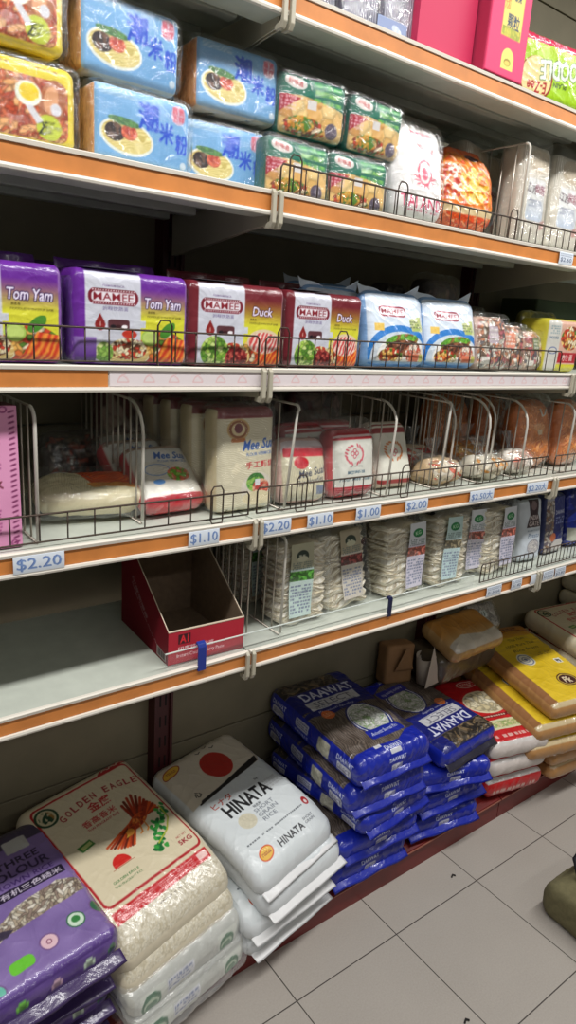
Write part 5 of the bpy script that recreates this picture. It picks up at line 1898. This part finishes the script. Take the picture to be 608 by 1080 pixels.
def blue_front(W=256, T=76, p=1.4):
    A = Art(W, T, p, BLU)
    A.mott(A.all(), 8, 20, 4)
    A.txt('DAAWAT', W*.5, T*.72, 13, (212, 216, 236), 0, 2.4, 56)
    A.put(A.rrect(W*.43, T*.24, W*.57, T*.54, 4), (196, 198, 210))
    A.txt('SELECT', W*.5, T*.39, 8, (100, 100, 140), 0, 1, 38)
    return A


BG = 'royal blue basmati rice bags'
BA, BS, BF = basmati_art(), blue_side().turned(), blue_front()


def blue_bag(loc, rot, label, T=.080, W=.340, L=.300, cache={}):
    key = (T, W, L)
    if key not in cache:
        o = softbox('rice_bag', W, L, T, BA, P_GLOSS, side=BLU, left=BS, bottom=BF, r=(.026, T*.42, .026), bulge=.05, wr=.0055, wf=46, seed=int(T*1000)+int(W*100), lie=True)
        cache[key] = o
        for sgn, nm in ((-1, 'front_seal'), (1, 'rear_seal')):
            e = sheet(nm, W*.92, .020, BLU if sgn < 0 else (40, 38, 52), P_GLOSS, o, fn=lambda P: np.stack([P[:, 0], sgn*P[:, 2], .004*np.sin(P[:, 0]*55)*P[:, 2]/.03-P[:, 2]*.7], 1), nx=40, ny=4)
            e.location = (0, sgn*(L/2-.006), T*.36)
    else:
        o = dup(cache[key])
    o.location, o.rotation_euler = loc, rot
    tag(o, label, 'rice', BG)
    return o


blue_bag((1.140, 1.148, .338), (R(3), R(1.5), R(0)), 'royal blue rice bag with oval rice picture and orange dot, top of left blue pile', .076, .255, .375)
blue_bag((1.135, 1.146, .262), (R(2), R(-1), R(-3)), 'royal blue rice bag second from the top of the left blue pile, side lettering showing', .076, .255, .375)
blue_bag((1.140, 1.128, .203), (R(1), R(2), R(6)), 'royal blue rice bag in the middle of the left blue pile, in the shade', .060, .262, .355)
blue_bag((1.125, 1.132, .140), (R(1.5), R(-2), R(-4)), 'royal blue rice bag second from the bottom of the left blue pile', .060, .262, .355)
blue_bag((1.085, 1.130, .077), (0, 0, R(-2)), 'royal blue rice bag at the bottom of the left blue pile, on the red base', .060, .262, .355)
blue_bag((1.432, 1.142, .276), (R(-4), R(-2), R(180+6)), 'royal blue rice bag turned round, bold lettering at its front, top of right blue pile', .064, .262, .350)
blue_bag((1.418, 1.128, .210), (R(1), R(2), R(-13)), 'royal blue rice bag under the turned one, second in the right blue pile', .060, .262, .355)
blue_bag((1.402, 1.135, .143), (R(1), R(-1.5), R(-5)), 'royal blue rice bag second from the bottom of the right blue pile', .060, .262, .355)
blue_bag((1.385, 1.130, .077), (0, 0, R(-9)), 'royal blue rice bag at the bottom of the right blue pile, against the red ones', .060, .262, .355)


# --- red and white rice bags
A = Art(240, 330, 1.6, (196, 34, 40))
A.mott(A.all(), 8, 30, 3)
A.put(A.ell(120, 190, 76, 54), (226, 214, 180))
A.cells(A.ell(120, 190, 70, 48), [(232, 222, 190), (214, 200, 160), (240, 234, 210)], 20, 4, 1.6, .3)
A.put(A.rect(16, 118, 224, 130), (120, 24, 30))
A.lines_of_print(30, 119, 210, 129, 1, (236, 226, 200), 3)
A.put(A.rrect(50, 64, 200, 106, 5), (214, 214, 176))
A.cells(A.rrect(60, 72, 190, 98, 5), [(170, 190, 120), (214, 206, 150), (226, 220, 170)], 9, 4, 2, .2)
A.lines_of_print(40, 28, 200, 48, 1, (230, 206, 196), 5)
A.put(A.rect(0, 0, 240, 18), (206, 200, 196))
A.put(A.ell(120, 284, 40, 16) & ~A.ell(120, 284, 36, 13), (232, 220, 200))
A.lines_of_print(96, 276, 144, 292, 2, (236, 226, 200), 9)
RG = 'red and white rice bags'
rb = bag('rice_bag', 'red rice bag with cream oval and white lettering, between blue and yellow bags', RG, .225, .330, .060, A, P_GLOSS, (1.690, 1.095, .222), 5, -14, side=(206, 196, 190), r=(.03, .028, .03), wr=.004, seed=25)
redo(rb, (1.690, 1.095, .159), lie_rot(3, -12), 'red and white rice bag second from the top of the red pile', RG)
RF = Art(225, 60, 1.8, (190, 34, 38))
RF.lines_of_print(30, 14, 190, 32, 1, (232, 212, 200), 7)
bag('rice_bag', 'red rice bag at the bottom of the red pile, lettering on its end', RG, .225, .330, .062, A, P_GLOSS, (1.690, 1.100, .085), 1, -12, side=(180, 34, 38), bottom=RF, r=(.03, .028, .02), wr=.005, seed=27)
redo(rb, (1.700, 1.150, .110), lie_rot(2, -8), 'red and white rice bag low in the red pile, mostly hidden', RG) if False else None

# --- yellow rice bags
A = Art(270, 430, 1.6, (224, 190, 44))
A.mott(A.all(), 9, 40, 3)
A.put(A.rect(0, 0, 34, 430), (150, 104, 66))
A.grad(A.rect(0, 350, 270, 430), (214, 160, 50), (150, 96, 40), 350, 400)
A.put(A.poly([(0, 300), (50, 330), (80, 372), (200, 388), (270, 360), (270, 430), (0, 430)]), (170, 112, 44))
A.put(A.line([(90, 376), (190, 388), (264, 372)], 3), (110, 60, 30))
A.lines_of_print(110, 390, 210, 404, 1, (90, 44, 30), 4)
A.txt('Thai Hom', 158, 336, 15, (120, 96, 30), 4, 1, 74, None, 1, .2)
A.txt('100% Pure Thai', 150, 306, 14, (120, 96, 30), 4, 1, 130, None, 1, .2)
A.txt('Rice from', 150, 278, 14, (120, 96, 30), 4, 1, 116, None, 1, .2)
A.put(A.ell(100, 226, 31, 31), (232, 228, 206))
A.put(A.ell(100, 226, 27, 27) & ~A.ell(100, 226, 23, 23), (120, 126, 150))
A.put(A.ell(100, 226, 14, 14) & ~A.ell(100, 226, 11, 11), (120, 126, 150))
A.put(A.ell(100, 226, 7, 7), (130, 136, 160))
A.lines_of_print(166, 234, 228, 252, 2, (150, 120, 40), 4)
A.put(A.rect(200, 182, 226, 206), (232, 230, 220))
A.cells(A.rect(204, 186, 222, 202), [(40, 40, 40), (232, 230, 220)], 4, 3, 1.2, 0)
A.put(A.ell(160, 104, 38, 30), (70, 34, 30))
A.put(A.ell(160, 104, 34, 26) & ~A.ell(160, 104, 31, 23), (230, 200, 90))
A.txt('Pk', 160, 104, 28, (232, 214, 180), 0, 2.4, 30, None, 1, .2)
A.put(A.rect(0, 0, 270, 22), (200, 180, 140))
YG = 'yellow rice bags'
yb = bag('rice_bag', 'yellow rice bag with a round white seal, topmost of the yellow pile', YG, .265, .430, .058, A, P_GLOSS, (1.925, 1.105, .318), 7, -11, side=(176, 130, 80), r=(.03, .026, .03), wr=.0045, seed=35)
redo(yb, (1.865, 1.105, .258), lie_rot(6, -12), 'yellow rice bag second in the yellow pile, its brown edge shifted to the left', YG)
redo(yb, (1.850, 1.100, .198), lie_rot(5, -13), 'yellow rice bag third in the yellow pile, just above the red one', YG)
redo(yb, (1.940, 1.100, .138), lie_rot(2, -8), 'yellow rice bag second from the bottom of the yellow pile', YG)
redo(yb, (1.950, 1.105, .077), lie_rot(0, -6), 'yellow rice bag at the bottom with a dark round mark on its front end', YG)

# --- tan pouch and clear bag lying at the back, paper bag, rolled paper
A = Art(200, 130, 2, (196, 150, 84))
A.grad(A.all(), (206, 190, 160), (186, 130, 60), 0, 70)
A.put(A.poly([(0, 0), (0, 34), (60, 50), (130, 36), (200, 44), (200, 0)]), (206, 198, 184))
A.mott(A.all(), 14, 26, 3)
o = bag('rice_bag', 'tan and white bag lying at the back, left of the topmost yellow bag', None, .26, .16, .060, A, P_GLOSS, (1.690, 1.236, .442), 20, 2, side=(190, 150, 96), r=(.03, .03, .03), wr=.006, seed=45)
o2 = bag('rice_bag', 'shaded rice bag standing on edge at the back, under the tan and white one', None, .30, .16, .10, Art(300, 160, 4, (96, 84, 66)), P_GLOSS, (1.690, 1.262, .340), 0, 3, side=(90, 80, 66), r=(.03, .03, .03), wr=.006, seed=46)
A = Art(120, 110, 2.2, (150, 146, 138))
A.cells(A.all(), [(150, 146, 140), (120, 116, 110), (176, 172, 166)], 14, 4, 1.7, .2)
A.put(A.rect(46, 50, 72, 76), (196, 206, 206))
A.put(A.rect(51, 54, 56, 72) | A.rect(60, 54, 65, 72), (80, 100, 100))
o = grp_root('clear_rice_pack', 'small crumpled clear pack with a pale sticker at the back under the lowest shelf', 'pack', None, (1.865, 1.265, .420), (R(-40), 0, R(-6)))
softbox('contents', .13, .10, .05, A, P_SATIN, side=(150, 144, 136), r=(.02, .02, .02), wr=.006, wf=80, seed=4, parent=o)
softbox('outer_film', .145, .12, .055, None, FILM, r=(.02, .02, .02), wr=.008, wf=80, seed=5, parent=o)

PK = mat('kraft_paper', (150, 112, 74), .75, 0, .2, 18, .12)
WP = mat('greyish_white_paper', (196, 184, 170), .7, 0, .2, 22, .06)
root = grp_root('paper_bag', 'crumpled brown paper bag standing behind the blue bags', 'bag', None, (1.455, 1.285, .345), (R(-4), R(4), R(-10)))
softbox('bag_body', .105, .125, .055, None, PK, r=(.012, .012, .006), wr=.005, wf=60, seed=4, parent=root)
sheet('folded_flap', .070, .075, (150, 112, 74), PK, root, fn=lambda P: np.stack([P[:, 0]*(1-P[:, 2]/.09), P[:, 1]-.002-P[:, 2]*.1, P[:, 2]], 1)).location = (.01, -.033, .045)
root = grp_root('rolled_paper', 'rolled and folded whitish paper cone standing beside the brown paper bag', 'paper', None, (1.530, 1.222, .345), (R(-8), R(6), 0))
mb = MB()
n = 26
pts0, pts1 = [], []
for k in range(n+1):
    a = k/n*2*PI*1.5
    rr = .034-.0016*a*.5
    pts0.append((rr*math.cos(a)*.82, rr*math.sin(a)*.82, 0))
    pts1.append((rr*math.cos(a), rr*math.sin(a), .085+.008*math.sin(a*1.3)))
mb.v = pts0+pts1
mb.f = [(i, i+1, n+2+i, n+1+i) for i in range(n)]
cone = mb.build('paper_roll', WP, root, smooth=True)
md = cone.modifiers.new('thick', 'SOLIDIFY')
md.thickness = .0012
tri = MB()
tri.prism([(-.040, .0), (.026, .012), (-.012, .125)], -.036, -.0345, 1)
tri.build('folded_corner', WP, root)


# --- purple brown rice bags
A = Art(250, 340, 1.5, (132, 110, 168))
A.mott(A.all(), 10, 34, 3)
A.put(A.rect(0, 286, 250, 340), (70, 62, 84))
A.put(A.rrect(150, 268, 196, 300, 3), (190, 190, 186))
A.txt('THREE', 160, 249, 16, (40, 30, 56), 0, 1.6, 84)
A.txt('COLOUR', 150, 226, 18, (44, 32, 66), 0, 1.7, 126)
A.txt('BROWN RICE', 152, 205, 12, (70, 44, 110), 0, 1.2, 120)
A.lines_of_print(70, 264, 140, 272, 1, (60, 46, 90), 4)
A.put(A.rect(96, 176, 224, 195), (36, 28, 50))
A.txt('\u6709\u673a\u4e09\u8272\u7cd9\u7c73', 160, 185.5, 13, (206, 196, 214), 0, 1.4, 118)
A.put(A.poly([(0, 180), (96, 186), (96, 182), (40, 172), (0, 168)]), (70, 50, 110))
A.cells(A.poly([(30, 90), (80, 112), (150, 116), (236, 122), (246, 150), (200, 166), (120, 158), (60, 130), (0, 96), (0, 70)]), [(206, 196, 176), (176, 160, 140), (226, 218, 204), (150, 132, 120)], 9, 4, 1.9, .4)
A.put(A.poly([(0, 150), (40, 140), (96, 118), (80, 108), (40, 116), (0, 118)]), (66, 58, 76))
for cx_, cy_, c in ((238, 78, (60, 110, 80)), (190, 72, (206, 226, 206)), (134, 62, (226, 190, 200)), (28, 28, (110, 190, 170))):
    A.put(A.ell(cx_, cy_, 17, 16), (60, 110, 80) if c == (206, 226, 206) else (120, 90, 140))
    A.put(A.ell(cx_, cy_, 14.5, 13.5), c)
A.put(A.ell(190, 73, 8, 7), (60, 130, 70))
A.txt('O', 134, 62, 10, (120, 60, 90), 0, 1)
A.put(A.rrect(60, 40, 102, 62, 8), (110, 200, 60))
A.grad(A.rect(0, 0, 250, 22), (70, 46, 110), (110, 80, 160), 0, 22)
PG = 'purple brown rice bags'


def purple_front(W=250, T=70, p=1.5):
    A = Art(W, T, p, (88, 64, 130))
    A.mott(A.all(), 14, 16, 3)
    for k, c in ((60, (110, 190, 70)), (120, (206, 170, 190)), (180, (190, 210, 190)), (226, (60, 110, 80))):
        A.put(A.ell(k, T*.6, 11, 10), c)
        A.put(A.ell(k, T*.6, 7, 6), tuple(int(v*.7) for v in c))
    A.put(A.rect(0, 0, W, 10), (44, 34, 62))
    return A


pb_ = bag('rice_bag', 'purple brown rice bag with a band of grains, top of the lower left pile', PG, .250, .340, .068, A, P_GLOSS, (.272, 1.090, .262), 8, 8, side=(80, 60, 118), bottom=purple_front(), r=(.03, .032, .03), wr=.005, seed=55)
E3 = sheet('front_seal', .236, .026, (66, 48, 96), P_GLOSS, pb_, fn=lambda P: np.stack([P[:, 0], -P[:, 2], .003*np.sin(P[:, 0]*60)*P[:, 2]/.026-P[:, 2]*.3], 1), nx=40, ny=4)
E3.location = (0, -.168, .026)
redo(pb_, (.268, 1.105, .200), lie_rot(5, 3), 'purple rice bag directly under the top purple one, in the shade', PG)
redo(pb_, (.262, 1.100, .138), lie_rot(3, 5), 'purple rice bag second from the bottom at the lower left corner', PG)
redo(pb_, (.262, 1.105, .077), lie_rot(1, 4), 'purple rice bag at the bottom of the pile in the lower left corner', PG)

# ================================================================== on the floor at the right edge
OL = mat('olive_canvas', (104, 98, 68), .9, 0, .35, 90, .12)
root = grp_root('canvas_bag', 'olive canvas bag slumped on the floor tiles at the right picture edge', 'bag', None, (1.585, .520, .0), (0, 0, R(-4)))
softbox('bag_body', .35, .095, .31, None, OL, r=(.02, .03, .03), wr=.007, wf=30, seed=9, parent=root, bulge=.06)
MB().tube([(-.10, .10, .088), (-.095, .13, .14), (-.03, .14, .165), (.05, .13, .14), (.06, .10, .088)], .008, 8).build('handle', mat('black_strap', (26, 26, 30), .6), root, smooth=True)
MB().tube([(-.02, -.03, .090), (-.01, -.035, .13), (.04, -.04, .145), (.09, -.035, .13), (.10, -.03, .090)], .008, 8).build('handle', mat('black_strap', (26, 26, 30), .6), root, smooth=True)
for k, (x, y, s_) in enumerate([(1.318, .998-.12, .006), (1.03, .60, .005)]):
    o = MB().tube([(x, y, .0015), (x+.008, y+.004, .003), (x+.013, y-.002, .002)], .0022, 5).build('dropped_scrap', mat('dark_scrap', (24, 20, 20), .8), None, smooth=True)
    tag(o, ['tiny dark scrap on the tiles close to the red base', 'tiny dark scrap on the tiles near the bottom of the picture'][k], 'scrap')
